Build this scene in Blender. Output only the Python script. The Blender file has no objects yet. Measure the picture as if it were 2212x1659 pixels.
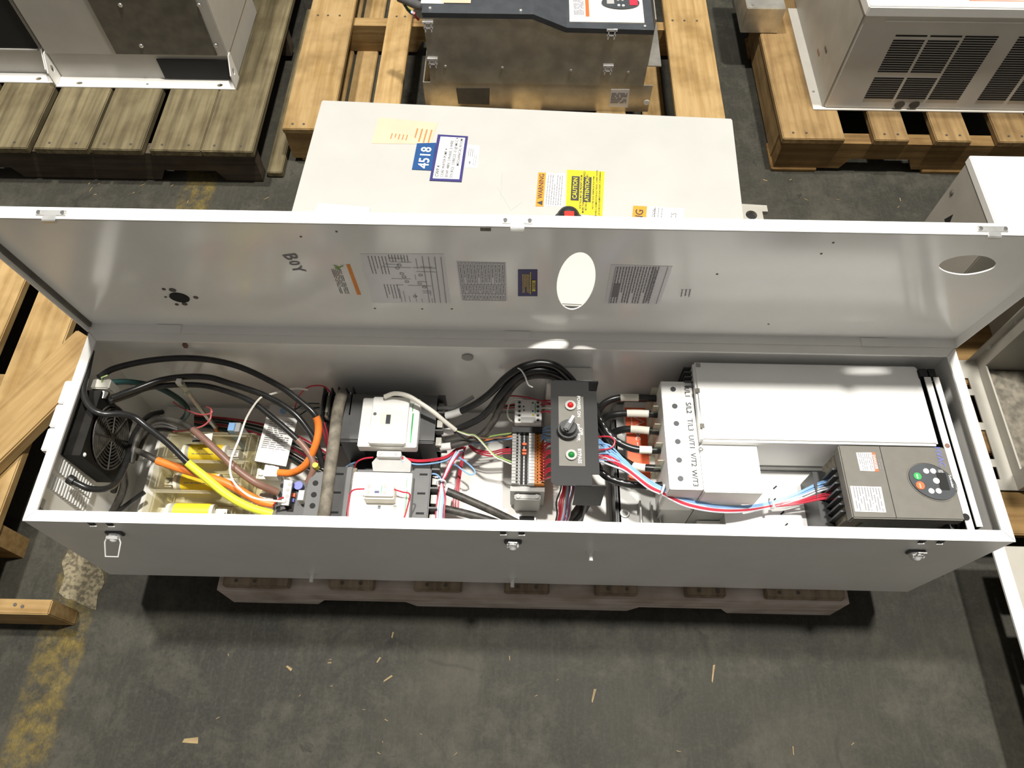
import bpy, bmesh, math, random
from mathutils import Vector, Matrix
random.seed(7)
SC = bpy.context.scene
COL = SC.collection

# ---------------------------------------------------------------- camera
IW, IH, FPX = 2212, 1659, 1607.34
CAM = Vector((0.7555, -0.3526, 1.5251))
PITCH, YAW, ROLL = 1.06326, -0.01953, 0.00219
cp, sp, cy, sy = math.cos(PITCH), math.sin(PITCH), math.cos(YAW), math.sin(YAW)
FWD = Vector((sy*cp, cy*cp, -sp)); RT0 = Vector((cy, -sy, 0)); UP0 = RT0.cross(FWD)
RT = math.cos(ROLL)*RT0 + math.sin(ROLL)*UP0
UPV = -math.sin(ROLL)*RT0 + math.cos(ROLL)*UP0
cd = bpy.data.cameras.new('camera'); cam = bpy.data.objects.new('camera', cd); COL.objects.link(cam)
mw = Matrix((RT, UPV, -FWD)).transposed().to_4x4(); mw.translation = CAM
cam.matrix_world = mw
cd.sensor_fit = 'HORIZONTAL'; cd.sensor_width = 36.0; cd.lens = 36.0*FPX/IW; cd.clip_start = 0.01; cd.clip_end = 100
SC.camera = cam

# ---------------------------------------------------------------- world, lamps, exposure
wd = bpy.data.worlds.new('warehouse'); SC.world = wd; wd.use_nodes = True
bg = wd.node_tree.nodes['Background']; bg.inputs[0].default_value = (1.0, 0.968, 0.92, 1); bg.inputs[1].default_value = 0.245
def lamp(name, loc, power, size, aim):
    l = bpy.data.lights.new(name, 'AREA'); l.shape = 'DISK'; l.size = size; l.energy = power; l.color = (1.0, 0.965, 0.90)
    o = bpy.data.objects.new(name, l); COL.objects.link(o); o.location = loc
    o.rotation_euler = (Vector(aim)-Vector(loc)).to_track_quat('-Z', 'Y').to_euler()
lamp('high_bay_lamp', (2.1, 0.70, 6.8), 540, 0.36, (1.2, 0.2, 0))
lamp('high_bay_lamp', (-0.75, 1.50, 6.8), 430, 0.36, (0.3, 0.2, 0))
SC.view_settings.view_transform = 'Standard'; SC.view_settings.look = 'None'
SC.view_settings.exposure = 0.0; SC.view_settings.gamma = 1.0; SC.view_settings.use_curve_mapping = False

# ---------------------------------------------------------------- pixel helpers (a pixel gives a direction, the plane gives the distance)
def ray(x, y): return RT*((x-IW/2)/FPX) + UPV*(-(y-IH/2)/FPX) + FWD
def PZ(x, y, z): d = ray(x, y); return CAM + d*((z-CAM.z)/d.z)
def PY(x, y, Y): d = ray(x, y); return CAM + d*((Y-CAM.y)/d.y)
def PX(x, y, X): d = ray(x, y); return CAM + d*((X-CAM.x)/d.x)

# ---------------------------------------------------------------- materials
def mat(name, col, rough=0.5, metal=0.0, var=0.06, scale=30.0, bump=0.0, spec=0.5, stretch=(1,1,1), rnd=0.0, coat=0.0, col2=None, contrast=(0.35,0.65)):
    m = bpy.data.materials.new(name); m.use_nodes = True
    nt = m.node_tree; N = nt.nodes; L = nt.links; p = N['Principled BSDF']
    p.inputs['Roughness'].default_value = rough; p.inputs['Metallic'].default_value = metal
    p.inputs['Specular IOR Level'].default_value = spec; p.inputs['Coat Weight'].default_value = coat; p.inputs['Coat Roughness'].default_value = 0.08
    tc = N.new('ShaderNodeTexCoord'); mp = N.new('ShaderNodeMapping'); mp.inputs['Scale'].default_value = stretch
    nz = N.new('ShaderNodeTexNoise'); nz.inputs['Scale'].default_value = scale; nz.inputs['Detail'].default_value = 5
    L.new(tc.outputs['Object'], mp.inputs[0]); L.new(mp.outputs[0], nz.inputs['Vector'])
    rp = N.new('ShaderNodeValToRGB'); L.new(nz.outputs['Fac'], rp.inputs[0])
    c2 = col2 if col2 else tuple(c*(1-2*var) for c in col); c1 = col if col2 else tuple(min(1, c*(1+var)) for c in col)
    rp.color_ramp.elements[0].position = contrast[0]; rp.color_ramp.elements[0].color = (*c2, 1)
    rp.color_ramp.elements[1].position = contrast[1]; rp.color_ramp.elements[1].color = (*c1, 1)
    out = rp.outputs[0]
    if rnd:
        oi = N.new('ShaderNodeObjectInfo'); hs = N.new('ShaderNodeHueSaturation'); mr = N.new('ShaderNodeMapRange')
        mr.inputs['To Min'].default_value = 1-rnd; mr.inputs['To Max'].default_value = 1+rnd
        L.new(oi.outputs['Random'], mr.inputs['Value']); L.new(mr.outputs[0], hs.inputs['Value']); L.new(out, hs.inputs['Color']); out = hs.outputs[0]
    L.new(out, p.inputs['Base Color'])
    if bump:
        b = N.new('ShaderNodeBump'); b.inputs['Strength'].default_value = bump; b.inputs['Distance'].default_value = 0.002
        L.new(nz.outputs['Fac'], b.inputs['Height']); L.new(b.outputs[0], p.inputs['Normal'])
    return m
def wood(name, col, dark, axis='y', rnd=0.14, rough=0.75):
    s = {'x': (2.5, 45, 45), 'y': (45, 2.5, 45), 'z': (45, 45, 2.5)}[axis]
    m = mat(name, col, rough, 0, scale=1.6, stretch=s, bump=0.35, rnd=rnd, col2=dark, contrast=(0.3, 0.62), spec=0.25)
    nt = m.node_tree; N = nt.nodes; L = nt.links; p = N['Principled BSDF']
    tc = N.new('ShaderNodeTexCoord'); n2 = N.new('ShaderNodeTexNoise'); n2.inputs['Scale'].default_value = 14; n2.inputs['Detail'].default_value = 4
    L.new(tc.outputs['Object'], n2.inputs['Vector'])
    mx = N.new('ShaderNodeMix'); mx.data_type = 'RGBA'; mx.blend_type = 'MULTIPLY'
    src = p.inputs['Base Color'].links[0].from_socket
    r2 = N.new('ShaderNodeValToRGB'); r2.color_ramp.elements[0].position = 0.3; r2.color_ramp.elements[0].color = (0.62, 0.58, 0.52, 1)
    r2.color_ramp.elements[1].position = 0.58; r2.color_ramp.elements[1].color = (1, 1, 1, 1)
    L.new(n2.outputs['Fac'], r2.inputs[0]); mx.inputs[0].default_value = 0.8
    L.new(src, mx.inputs[6]); L.new(r2.outputs[0], mx.inputs[7]); L.new(mx.outputs[2], p.inputs['Base Color'])
    return m
M = {}
M['white'] = mat('white_paint', (0.80, 0.785, 0.745), 0.38, var=0.02, scale=9, spec=0.5)
M['rear'] = mat('pale_grey_paint', (0.405, 0.401, 0.376), 0.4, var=0.02, scale=8)
M['lid'] = mat('glossy_white_paint', (0.86, 0.85, 0.815), 0.16, var=0.025, scale=7, spec=0.55)
M['white2'] = mat('white_plastic', (0.83, 0.82, 0.78), 0.4, var=0.02)
M['drivewhite'] = mat('drive_cover_white', (0.86, 0.855, 0.83), 0.5, var=0.015, scale=12)
M['cream'] = mat('cream_label', (0.80, 0.76, 0.66), 0.55, var=0.02)
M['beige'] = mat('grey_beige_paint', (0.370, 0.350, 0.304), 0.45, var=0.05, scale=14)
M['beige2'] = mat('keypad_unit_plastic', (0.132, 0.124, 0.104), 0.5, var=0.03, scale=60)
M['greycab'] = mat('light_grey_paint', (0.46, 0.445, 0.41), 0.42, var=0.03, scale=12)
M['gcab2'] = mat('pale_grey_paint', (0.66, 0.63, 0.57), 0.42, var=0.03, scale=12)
M['darkpanel'] = mat('dark_grey_panel', (0.115, 0.105, 0.085), 0.55, var=0.12, scale=30)
M['galv'] = mat('galvanised_steel', (0.660, 0.636, 0.564), 0.36, metal=0.85, var=0.10, scale=24)
M['steel'] = mat('zinc_steel', (0.72, 0.72, 0.70), 0.28, metal=0.9, var=0.08, scale=40)
M['chrome'] = mat('bright_steel', (0.82, 0.82, 0.80), 0.15, metal=1.0, var=0.03)
M['slate'] = mat('slate_plastic', (0.045, 0.05, 0.056), 0.42, var=0.08)
M['dkgrey'] = mat('contactor_grey', (0.085, 0.085, 0.085), 0.5, var=0.08)
M['black'] = mat('black_plastic', (0.018, 0.018, 0.018), 0.42, var=0.1)
M['hole'] = mat('dark_recess', (0.008, 0.008, 0.008), 0.8, var=0.0)
M['cable'] = mat('black_cable', (0.016, 0.016, 0.016), 0.28, var=0.15, scale=80)
M['cabledust'] = mat('dusty_black_cable', (0.055, 0.05, 0.042), 0.5, var=0.3, scale=60)
M['bar'] = mat('dusty_sleeve', (0.17, 0.15, 0.115), 0.75, var=0.22, scale=60, bump=0.4)
M['orange'] = mat('orange_tape', (0.80, 0.21, 0.03), 0.42, var=0.08)
M['yellowg'] = mat('yellow_tape', (0.72, 0.76, 0.05), 0.45, var=0.08)
M['brown'] = mat('brown_tape', (0.21, 0.115, 0.085), 0.4, var=0.1)
M['red'] = mat('red_insulation', (0.50, 0.03, 0.055), 0.4, var=0.08)
M['pink'] = mat('faded_red_insulation', (0.62, 0.13, 0.13), 0.4, var=0.08)
M['blue'] = mat('blue_insulation', (0.24, 0.43, 0.72), 0.4, var=0.06)
M['pale'] = mat('pale_insulation', (0.66, 0.68, 0.74), 0.4, var=0.05)
M['wwire'] = mat('white_insulation', (0.78, 0.75, 0.66), 0.4, var=0.05)
M['gwire'] = mat('green_insulation', (0.30, 0.45, 0.12), 0.4, var=0.08)
M['dgreen'] = mat('dark_green_insulation', (0.015, 0.06, 0.055), 0.4, var=0.1)
M['fuse'] = mat('yellow_fuse_paper', (0.86, 0.63, 0.03), 0.45, var=0.04)
M['red2'] = mat('bright_red', (0.70, 0.03, 0.02), 0.35, var=0.02)
M['redlamp'] = mat('red_lens', (0.50, 0.01, 0.01), 0.1, var=0.0, coat=1)
M['grnlamp'] = mat('green_lens', (0.01, 0.20, 0.04), 0.1, var=0.0, coat=1)
M['green'] = mat('green_print', (0.03, 0.35, 0.08), 0.4, var=0.02)
M['warn'] = mat('red_orange_label', (0.88, 0.13, 0.03), 0.45, var=0.03)
M['warno'] = mat('warning_orange', (0.765, 0.255, 0.025), 0.45, var=0.02)
M['warny'] = mat('caution_yellow', (0.704, 0.560, 0.016), 0.45, var=0.02)
M['navy'] = mat('navy_print', (0.027, 0.024, 0.132), 0.45, var=0.03)
M['sblue'] = mat('sign_blue', (0.010, 0.060, 0.190), 0.4, var=0.03)
M['hblue'] = mat('blue_lettering', (0.12, 0.14, 0.42), 0.45, var=0.02)
M['note'] = mat('pink_note_paper', (0.514, 0.404, 0.288), 0.7, var=0.02)
M['paper'] = mat('white_label', (0.84, 0.835, 0.80), 0.5, var=0.01)
M['paper2'] = mat('lavender_grey_label', (0.73, 0.715, 0.72), 0.35, var=0.01)
M['ink'] = mat('black_ink', (0.03, 0.03, 0.03), 0.6, var=0.0)
M['ink2'] = mat('grey_ink', (0.20, 0.19, 0.20), 0.6, var=0.0)
M['oink'] = mat('orange_ink', (0.70, 0.16, 0.03), 0.6, var=0.0)
M['wink'] = mat('white_ink', (0.80, 0.80, 0.78), 0.6, var=0.0)
M['torange'] = mat('terminal_orange', (0.85, 0.27, 0.02), 0.45, var=0.04)
M['tgrey'] = mat('terminal_grey', (0.36, 0.355, 0.34), 0.5, var=0.04)
M['lug'] = mat('tinned_lug', (0.60, 0.58, 0.52), 0.4, metal=0.6, var=0.1)
M['cast'] = mat('cast_grey_paint', (0.50, 0.50, 0.48), 0.45, var=0.04)
M['pcb'] = mat('circuit_board', (0.02, 0.06, 0.045), 0.4, var=0.4, scale=150, col2=(0.12, 0.10, 0.07))
M['wy_y'] = wood('yellow_pine_y', (0.385, 0.262, 0.117), (0.279, 0.173, 0.061), 'y')
M['wy_x'] = wood('yellow_pine_x', (0.368, 0.246, 0.106), (0.257, 0.156, 0.056), 'x')
M['wb_y'] = wood('weathered_brown_y', (0.273, 0.180, 0.077), (0.174, 0.105, 0.043), 'y')
M['wb_x'] = wood('weathered_brown_x', (0.273, 0.167, 0.062), (0.167, 0.096, 0.034), 'x')
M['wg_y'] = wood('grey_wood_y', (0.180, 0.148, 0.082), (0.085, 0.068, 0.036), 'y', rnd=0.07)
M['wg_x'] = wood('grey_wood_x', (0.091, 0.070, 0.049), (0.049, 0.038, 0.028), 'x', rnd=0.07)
M['ww_x'] = wood('whitewashed_x', (0.62, 0.54, 0.48), (0.46, 0.38, 0.32), 'x', rnd=0.05)
M['ww_y'] = wood('stained_y', (0.30, 0.235, 0.165), (0.17, 0.125, 0.085), 'y', rnd=0.1)
M['nail'] = mat('nail_head', (0.10, 0.085, 0.07), 0.5, metal=0.5)
M['chip'] = mat('wood_chip', (0.252, 0.180, 0.083), 0.7, var=0.15, rnd=0.2)
def clear_mat(name, tint, fac):
    m = bpy.data.materials.new(name); m.use_nodes = True; nt = m.node_tree; N = nt.nodes; L = nt.links
    p = N['Principled BSDF']; p.inputs['Base Color'].default_value = (0.75, 0.71, 0.56, 1); p.inputs['Roughness'].default_value = 0.15
    t = N.new('ShaderNodeBsdfTransparent'); t.inputs[0].default_value = (*tint, 1)
    nz = N.new('ShaderNodeTexNoise'); nz.inputs['Scale'].default_value = 40
    mr = N.new('ShaderNodeMapRange'); mr.inputs['To Min'].default_value = fac*0.7; mr.inputs['To Max'].default_value = fac*1.3
    L.new(nz.outputs['Fac'], mr.inputs['Value'])
    mx = N.new('ShaderNodeMixShader'); L.new(mr.outputs[0], mx.inputs[0])
    L.new(t.outputs[0], mx.inputs[1]); L.new(p.outputs[0], mx.inputs[2]); L.new(mx.outputs[0], N['Material Output'].inputs[0])
    return m
M['plate'] = mat('satin_black_paint', (0.0075, 0.0075, 0.007), 0.5, var=0.1, spec=0.3)
M['fanblk'] = mat('dusty_fan_black', (0.009, 0.008, 0.0065), 0.7, var=0.3, scale=40, spec=0.25)
M['plated'] = mat('bright_plated_steel', (0.80, 0.80, 0.78), 0.25, metal=0.35, var=0.03)
M['clear'] = clear_mat('clear_polycarbonate', (0.95, 0.93, 0.84), 0.17)
M['glass'] = clear_mat('clear_tube', (0.9, 0.95, 0.9), 0.35)
# concrete floor: worn dark slab, scuffs, worn yellow line
def floor_mat():
    m = bpy.data.materials.new('concrete_floor'); m.use_nodes = True; nt = m.node_tree; N = nt.nodes; L = nt.links; p = N['Principled BSDF']
    p.inputs['Roughness'].default_value = 0.65; p.inputs['Specular IOR Level'].default_value = 0.2
    tc = N.new('ShaderNodeTexCoord'); ob = tc.outputs['Object']
    def noise(scale, det=6, vec=ob, rough=0.6, dist=0.0):
        n = N.new('ShaderNodeTexNoise'); n.inputs['Scale'].default_value = scale; n.inputs['Detail'].default_value = det; n.inputs['Roughness'].default_value = rough
        n.inputs['Distortion'].default_value = dist; L.new(vec, n.inputs['Vector']); return n.outputs['Fac']
    def ramp(s, a, b, ca, cb):
        r = N.new('ShaderNodeValToRGB'); r.color_ramp.elements[0].position = a; r.color_ramp.elements[0].color = (*ca, 1)
        r.color_ramp.elements[1].position = b; r.color_ramp.elements[1].color = (*cb, 1); L.new(s, r.inputs[0]); return r.outputs[0]
    def mix(f, a, b, bt='MIX'):
        x = N.new('ShaderNodeMix'); x.data_type = 'RGBA'; x.blend_type = bt
        if isinstance(f, float): x.inputs[0].default_value = f
        else: L.new(f, x.inputs[0])
        for i, s in ((6, a), (7, b)):
            if isinstance(s, tuple): x.inputs[i].default_value = (*s, 1)
            else: L.new(s, x.inputs[i])
        return x.outputs[2]
    def math_(op, a, b=None):
        x = N.new('ShaderNodeMath'); x.operation = op
        for i, s in ((0, a), (1, b)):
            if s is None: continue
            if isinstance(s, (int, float)): x.inputs[i].default_value = s
            else: L.new(s, x.inputs[i])
        return x.outputs[0]
    base = ramp(noise(2.2, 8), 0.33, 0.68, (0.0210, 0.0205, 0.0165), (0.0380, 0.0362, 0.0282))
    mp = N.new('ShaderNodeMapping'); mp.inputs['Rotation'].default_value = (0, 0, math.radians(-22)); mp.inputs['Scale'].default_value = (34, 3.0, 1); L.new(ob, mp.inputs[0])
    base = mix(ramp(noise(3.5, 8, mp.outputs[0], 0.7), 0.50, 0.78, (0, 0, 0), (0.42, 0.42, 0.42)), base, (0.068, 0.064, 0.051))
    base = mix(ramp(noise(8, 10, ob, 0.8, 0.15), 0.48, 0.70, (0, 0, 0), (0.8, 0.8, 0.8)), base, (0.080, 0.074, 0.056))
    base = mix(ramp(noise(5.5, 8, ob, 0.7, 1.0), 0.62, 0.72, (0, 0, 0), (0.7, 0.7, 0.7)), base, (0.0111, 0.0108, 0.0086))
    base = mix(ramp(noise(1.6, 9, ob, 0.7, 0.1), 0.50, 0.66, (0, 0, 0), (0.55, 0.55, 0.55)), base, (0.070, 0.064, 0.046))
    base = mix(ramp(noise(16, 5, ob, 0.6, 0.3), 0.68, 0.72, (0, 0, 0), (0.7, 0.7, 0.7)), base, (0.016, 0.0155, 0.013))
    base = mix(ramp(noise(160, 3), 0.45, 0.75, (0, 0, 0), (0.35, 0.35, 0.35)), base, (0.0634, 0.0602, 0.0471))
    vo = N.new('ShaderNodeTexVoronoi'); vo.feature = 'DISTANCE_TO_EDGE'; vo.inputs['Scale'].default_value = 2.3
    wv = N.new('ShaderNodeVectorMath'); wv.operation = 'ADD'; nv = N.new('ShaderNodeTexNoise'); nv.inputs['Scale'].default_value = 5; L.new(ob, nv.inputs['Vector']); L.new(ob, wv.inputs[0]); sv = N.new('ShaderNodeVectorMath'); sv.operation = 'SCALE'; sv.inputs['Scale'].default_value = 0.12; L.new(nv.outputs['Color'], sv.inputs[0]); L.new(sv.outputs[0], wv.inputs[1]); L.new(wv.outputs[0], vo.inputs['Vector'])
    crk = math_('MULTIPLY', ramp(vo.outputs['Distance'], 0.003, 0.010, (1, 1, 1), (0, 0, 0)), ramp(noise(3, 4), 0.5, 0.62, (0, 0, 0), (0.35, 0.35, 0.35)))
    base = mix(crk, base, (0.010, 0.010, 0.009))
    # yellow line along y, x -0.19 .. -0.09
    sx = N.new('ShaderNodeSeparateXYZ'); L.new(ob, sx.inputs[0])
    wob = math_('MULTIPLY', math_('SUBTRACT', noise(12, 4), 0.5), 0.045)
    d = math_('ABSOLUTE', math_('SUBTRACT', math_('ADD', sx.outputs[0], wob), -0.635))
    inb = ramp(d, 0.040, 0.052, (1, 1, 1), (0, 0, 0))
    wear = ramp(noise(16, 9, mp.outputs[0], 0.75), 0.36, 0.58, (0, 0, 0), (1, 1, 1))
    wear2 = ramp(noise(30, 9, ob, 0.75), 0.42, 0.66, (0.06, 0.06, 0.06), (1, 1, 1))
    ycol = ramp(noise(40, 6), 0.35, 0.7, (0.120, 0.085, 0.018), (0.215, 0.155, 0.030))
    f = math_('MULTIPLY', inb, math_('MULTIPLY', math_('ADD', math_('MULTIPLY', wear, 0.5), 0.45), wear2))
    base = mix(f, base, ycol)
    L.new(base, p.inputs['Base Color'])
    b = N.new('ShaderNodeBump'); b.inputs['Strength'].default_value = 0.35; b.inputs['Distance'].default_value = 0.003
    L.new(noise(38, 8), b.inputs['Height']); L.new(b.outputs[0], p.inputs['Normal'])
    return m
M['floor'] = floor_mat()
M['patch'] = mat('bare_aggregate', (0.215, 0.185, 0.115), 0.9, scale=130, bump=1.0, col2=(0.085, 0.07, 0.045), contrast=(0.40, 0.58))

# ---------------------------------------------------------------- mesh helpers
WO = {}          # world origin of each object
FONT = None
def text_polys(s, size, align='CENTER'):
    global FONT
    if FONT is None:
        c = bpy.data.curves.new('txt', 'FONT'); FONT = bpy.data.objects.new('txt', c); COL.objects.link(FONT)
    c = FONT.data; c.body = s; c.size = size; c.align_x = align; c.align_y = 'CENTER'; c.resolution_u = 2; c.fill_mode = 'FRONT'; c.offset = size*0.012
    dg = bpy.context.evaluated_depsgraph_get(); dg.update()
    e = FONT.evaluated_get(dg); me = e.to_mesh()
    v = [p.co.copy() for p in me.vertices]; f = [tuple(q.vertices) for q in me.polygons]; e.to_mesh_clear()
    return v, f
def frame(o, xd, yd):
    xd = Vector(xd).normalized(); yd = Vector(yd); zd = xd.cross(yd).normalized(); yd = zd.cross(xd)
    m = Matrix((xd, yd, zd)).transposed().to_4x4(); m.translation = Vector(o); return m
class MB:
    def __init__(s): s.v = []; s.f = []
    def add(s, vs, fs, T=None):
        b = len(s.v); s.v += [(T @ Vector(p)) if T else Vector(p) for p in vs]; s.f += [tuple(i+b for i in f) for f in fs]; return s
    def box(s, x0, x1, y0, y1, z0, z1, T=None, bev=0.0):
        x0, x1 = min(x0, x1), max(x0, x1); y0, y1 = min(y0, y1), max(y0, y1); z0, z1 = min(z0, z1), max(z0, z1)
        if bev:
            bm = bmesh.new(); bmesh.ops.create_cube(bm, size=1)
            for v in bm.verts: v.co = Vector(((x0+x1)/2+v.co.x*(x1-x0), (y0+y1)/2+v.co.y*(y1-y0), (z0+z1)/2+v.co.z*(z1-z0)))
            bmesh.ops.bevel(bm, geom=bm.edges[:], offset=min(bev, 0.45*min(x1-x0, y1-y0, z1-z0)), segments=2, affect='EDGES')
            bm.verts.index_update(); s.add([v.co.copy() for v in bm.verts], [tuple(v.index for v in f.verts) for f in bm.faces], T); bm.free(); return s
        vs = [(x, y, z) for z in (z0, z1) for y in (y0, y1) for x in (x0, x1)]
        return s.add(vs, [(0,2,3,1), (4,5,7,6), (0,1,5,4), (2,6,7,3), (0,4,6,2), (1,3,7,5)], T)
    def prism(s, poly, d, T=None):     # poly: 2D points in local xy, extruded 0..d along local z
        n = len(poly); vs = [(x, y, 0) for x, y in poly]+[(x, y, d) for x, y in poly]
        fs = [tuple(range(n))[::-1], tuple(range(n, 2*n))]+[(i, (i+1) % n, n+(i+1) % n, n+i) for i in range(n)]
        return s.add(vs, fs, T)
    def quad3(s, pts, th=0.0006):      # thin plate from coplanar 3D points
        n = len(pts); p = [Vector(q) for q in pts]; nr = (p[1]-p[0]).cross(p[2]-p[0]).normalized()
        if nr.dot(CAM-p[0]) < 0: nr = -nr
        vs = p+[q+nr*th for q in p]
        return s.add(vs, [tuple(range(n)), tuple(range(n, 2*n))]+[(i, (i+1) % n, n+(i+1) % n, n+i) for i in range(n)])
    def cyl(s, p0, p1, r, n=16, r1=None):
        p0, p1 = Vector(p0), Vector(p1); d = (p1-p0).normalized(); a = d.orthogonal().normalized(); b = d.cross(a); r1 = r if r1 is None else r1
        vs = [p0+(a*math.cos(t)+b*math.sin(t))*r for t in [2*math.pi*i/n for i in range(n)]]+[p1+(a*math.cos(t)+b*math.sin(t))*r1 for t in [2*math.pi*i/n for i in range(n)]]
        return s.add(vs, [tuple(range(n))[::-1], tuple(range(n, 2*n))]+[(i, (i+1) % n, n+(i+1) % n, n+i) for i in range(n)])
    def ring(s, c, nrm, r0, r1, h, n=24, sx=1.0, xd=None):   # flat annulus with height
        c = Vector(c); d = Vector(nrm).normalized(); a = Vector(xd).normalized() if xd else d.orthogonal().normalized(); b = d.cross(a)
        vs = []
        for r, hh in ((r0, 0), (r1, 0), (r1, h), (r0, h)):
            vs += [c+(a*math.cos(2*math.pi*i/n)*sx+b*math.sin(2*math.pi*i/n))*r+d*hh for i in range(n)]
        fs = []
        for k in range(4):
            k2 = (k+1) % 4
            fs += [(k*n+i, k*n+(i+1) % n, k2*n+(i+1) % n, k2*n+i) for i in range(n)]
        return s.add(vs, fs)
    def dome(s, c, nrm, r, h, n=16, m=5):
        c = Vector(c); d = Vector(nrm).normalized(); a = d.orthogonal().normalized(); b = d.cross(a); vs = []
        for j in range(m):
            t = j/m*math.pi/2
            vs += [c+(a*math.cos(2*math.pi*i/n)+b*math.sin(2*math.pi*i/n))*r*math.cos(t)+d*h*math.sin(t) for i in range(n)]
        vs.append(c+d*h); fs = [tuple(range(n))[::-1]]
        for j in range(m-1): fs += [(j*n+i, j*n+(i+1) % n, (j+1)*n+(i+1) % n, (j+1)*n+i) for i in range(n)]
        fs += [((m-1)*n+i, (m-1)*n+(i+1) % n, m*n) for i in range(n)]
        return s.add(vs, fs)
    def tube(s, path, r, n=8):
        P = [Vector(p) for p in path]; k = len(P); rs = r if isinstance(r, (list, tuple)) else [r]*k
        t0 = (P[1]-P[0]).normalized(); a = t0.orthogonal().normalized(); vs = []
        for i in range(k):
            t = (P[min(i+1, k-1)]-P[max(i-1, 0)]).normalized(); a = (a-t*a.dot(t)).normalized(); b = t.cross(a)
            vs += [P[i]+(a*math.cos(2*math.pi*j/n)+b*math.sin(2*math.pi*j/n))*rs[i] for j in range(n)]
        fs = [tuple(range(n))[::-1], tuple(range((k-1)*n, k*n))]
        for i in range(k-1): fs += [(i*n+j, i*n+(j+1) % n, (i+1)*n+(j+1) % n, (i+1)*n+j) for j in range(n)]
        return s.add(vs, fs)
    def text(s, st, size, T, align='CENTER'):
        v, f = text_polys(st, size, align); return s.add(v, f, T)
    def lines(s, T, w, h, n, fill=0.6, seed=1, word=0.02):     # fine print: rows of short dashes (local x along a row)
        r = random.Random(seed)
        for i in range(n):
            y = h/2-(i+0.5)*h/n; th = h/n*fill/2; x = -w/2; end = w/2*(1 if i % 4 != 3 else 0.4)
            while x < end-0.001:
                l = min(word*(0.4+r.random()), end-x)
                s.add([(x, y-th, 0), (x+l, y-th, 0), (x+l, y+th, 0), (x, y+th, 0)], [(0, 1, 2, 3)], T); x += l+word*0.18
        return s
    def build(s, name, m, parent=None, smooth=False, kind=None):
        if parent is not None: o0 = WO[parent]
        else:
            xs = [p.x for p in s.v]; ys = [p.y for p in s.v]; o0 = Vector(((min(xs)+max(xs))/2, (min(ys)+max(ys))/2, min(p.z for p in s.v)))
        me = bpy.data.meshes.new(name); me.from_pydata([tuple(p-o0) for p in s.v], [], s.f); me.update()
        bm = bmesh.new(); bm.from_mesh(me); bmesh.ops.recalc_face_normals(bm, faces=bm.faces[:]); bm.to_mesh(me); bm.free()
        me.materials.append(M[m] if isinstance(m, str) else m)
        if smooth:
            me.shade_smooth()
            try: me.set_sharp_from_angle(angle=math.radians(40))
            except Exception: pass
        o = bpy.data.objects.new(name, me); COL.objects.link(o)
        if parent is not None: o.parent = parent
        else: o.location = o0
        WO[o] = o0
        if kind: o['kind'] = kind
        return o
def thing(name, label, cat, loc, group=None):
    o = bpy.data.objects.new(name, None); o.empty_display_size = 0.05; COL.objects.link(o); o.location = loc; WO[o] = Vector(loc)
    o['label'] = label; o['category'] = cat
    if group: o['group'] = group
    return o
def tag(o, label, cat, group=None):
    o['label'] = label; o['category'] = cat
    if group: o['group'] = group
    return o
def dup(o, parent, off):            # a copy of a part sharing its mesh
    c = o.copy(); COL.objects.link(c); c.parent = parent; c.location = o.location+Vector(off); WO[c] = WO[o]+Vector(off); return c
def curve(pts, seg=8):              # Catmull-Rom through points
    P = [Vector(p) for p in pts]; P = [2*P[0]-P[1]]+P+[2*P[-1]-P[-2]]; out = []
    for i in range(1, len(P)-2):
        for k in range(seg):
            t = k/seg; a, b, c, d = P[i-1], P[i], P[i+1], P[i+2]
            out.append(0.5*((2*b)+(c-a)*t+(2*a-5*b+4*c-d)*t*t+(3*b-a-3*c+d)*t**3))
    out.append(P[-2]); return out
def rect(px0, py0, px1, py1, z):    # axis-aligned footprint on height z from a pixel rectangle
    mx, my = (px0+px1)/2, (py0+py1)/2
    return PZ(px0, my, z).x, PZ(px1, my, z).x, PZ(mx, py1, z).y, PZ(mx, py0, z).y
def sheet(outline, holes, th):      # flat sheet with holes in local xy, z 0..th
    cu = bpy.data.curves.new('sheet', 'CURVE'); cu.dimensions = '2D'; cu.fill_mode = 'BOTH'; cu.extrude = th/2
    for poly in [outline]+holes:
        sp_ = cu.splines.new('POLY'); sp_.points.add(len(poly)-1); sp_.use_cyclic_u = True
        for q, (x, y) in zip(sp_.points, poly): q.co = (x, y, 0, 1)
    o = bpy.data.objects.new('sheet', cu); COL.objects.link(o); dg = bpy.context.evaluated_depsgraph_get(); dg.update()
    e = o.evaluated_get(dg); me = e.to_mesh(); v = [p.co+Vector((0, 0, th/2)) for p in me.vertices]; f = [tuple(q.vertices) for q in me.polygons]; e.to_mesh_clear()
    bpy.data.objects.remove(o); bpy.data.curves.remove(cu); return v, f
def oval(cx, cy_, rx, ry, n=40, rot=0.0, pw=2.0):
    out = []
    for i in range(n):
        t = 2*math.pi*i/n; c, s_ = math.cos(t), math.sin(t)
        x = rx*math.copysign(abs(c)**(2/pw), c); y = ry*math.copysign(abs(s_)**(2/pw), s_)
        out.append((cx+x*math.cos(rot)-y*math.sin(rot), cy_+x*math.sin(rot)+y*math.cos(rot)))
    return out

# ================================================================ SETTING
fl = MB().box(-4, 5, -4, 6, -0.05, 0).build('floor', 'floor'); fl['kind'] = 'structure'
# bare concrete patch where the slab coating has broken away
cpx = [(150, 1187), (180, 1205), (212, 1222), (224, 1238), (226, 1262), (212, 1285), (208, 1318), (188, 1312), (165, 1300), (140, 1292), (128, 1280), (140, 1245), (134, 1215)]
MB().quad3([PZ(x, y, 0.0) for x, y in cpx], 0.0015).build('concrete_patch', 'patch', fl)

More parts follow.
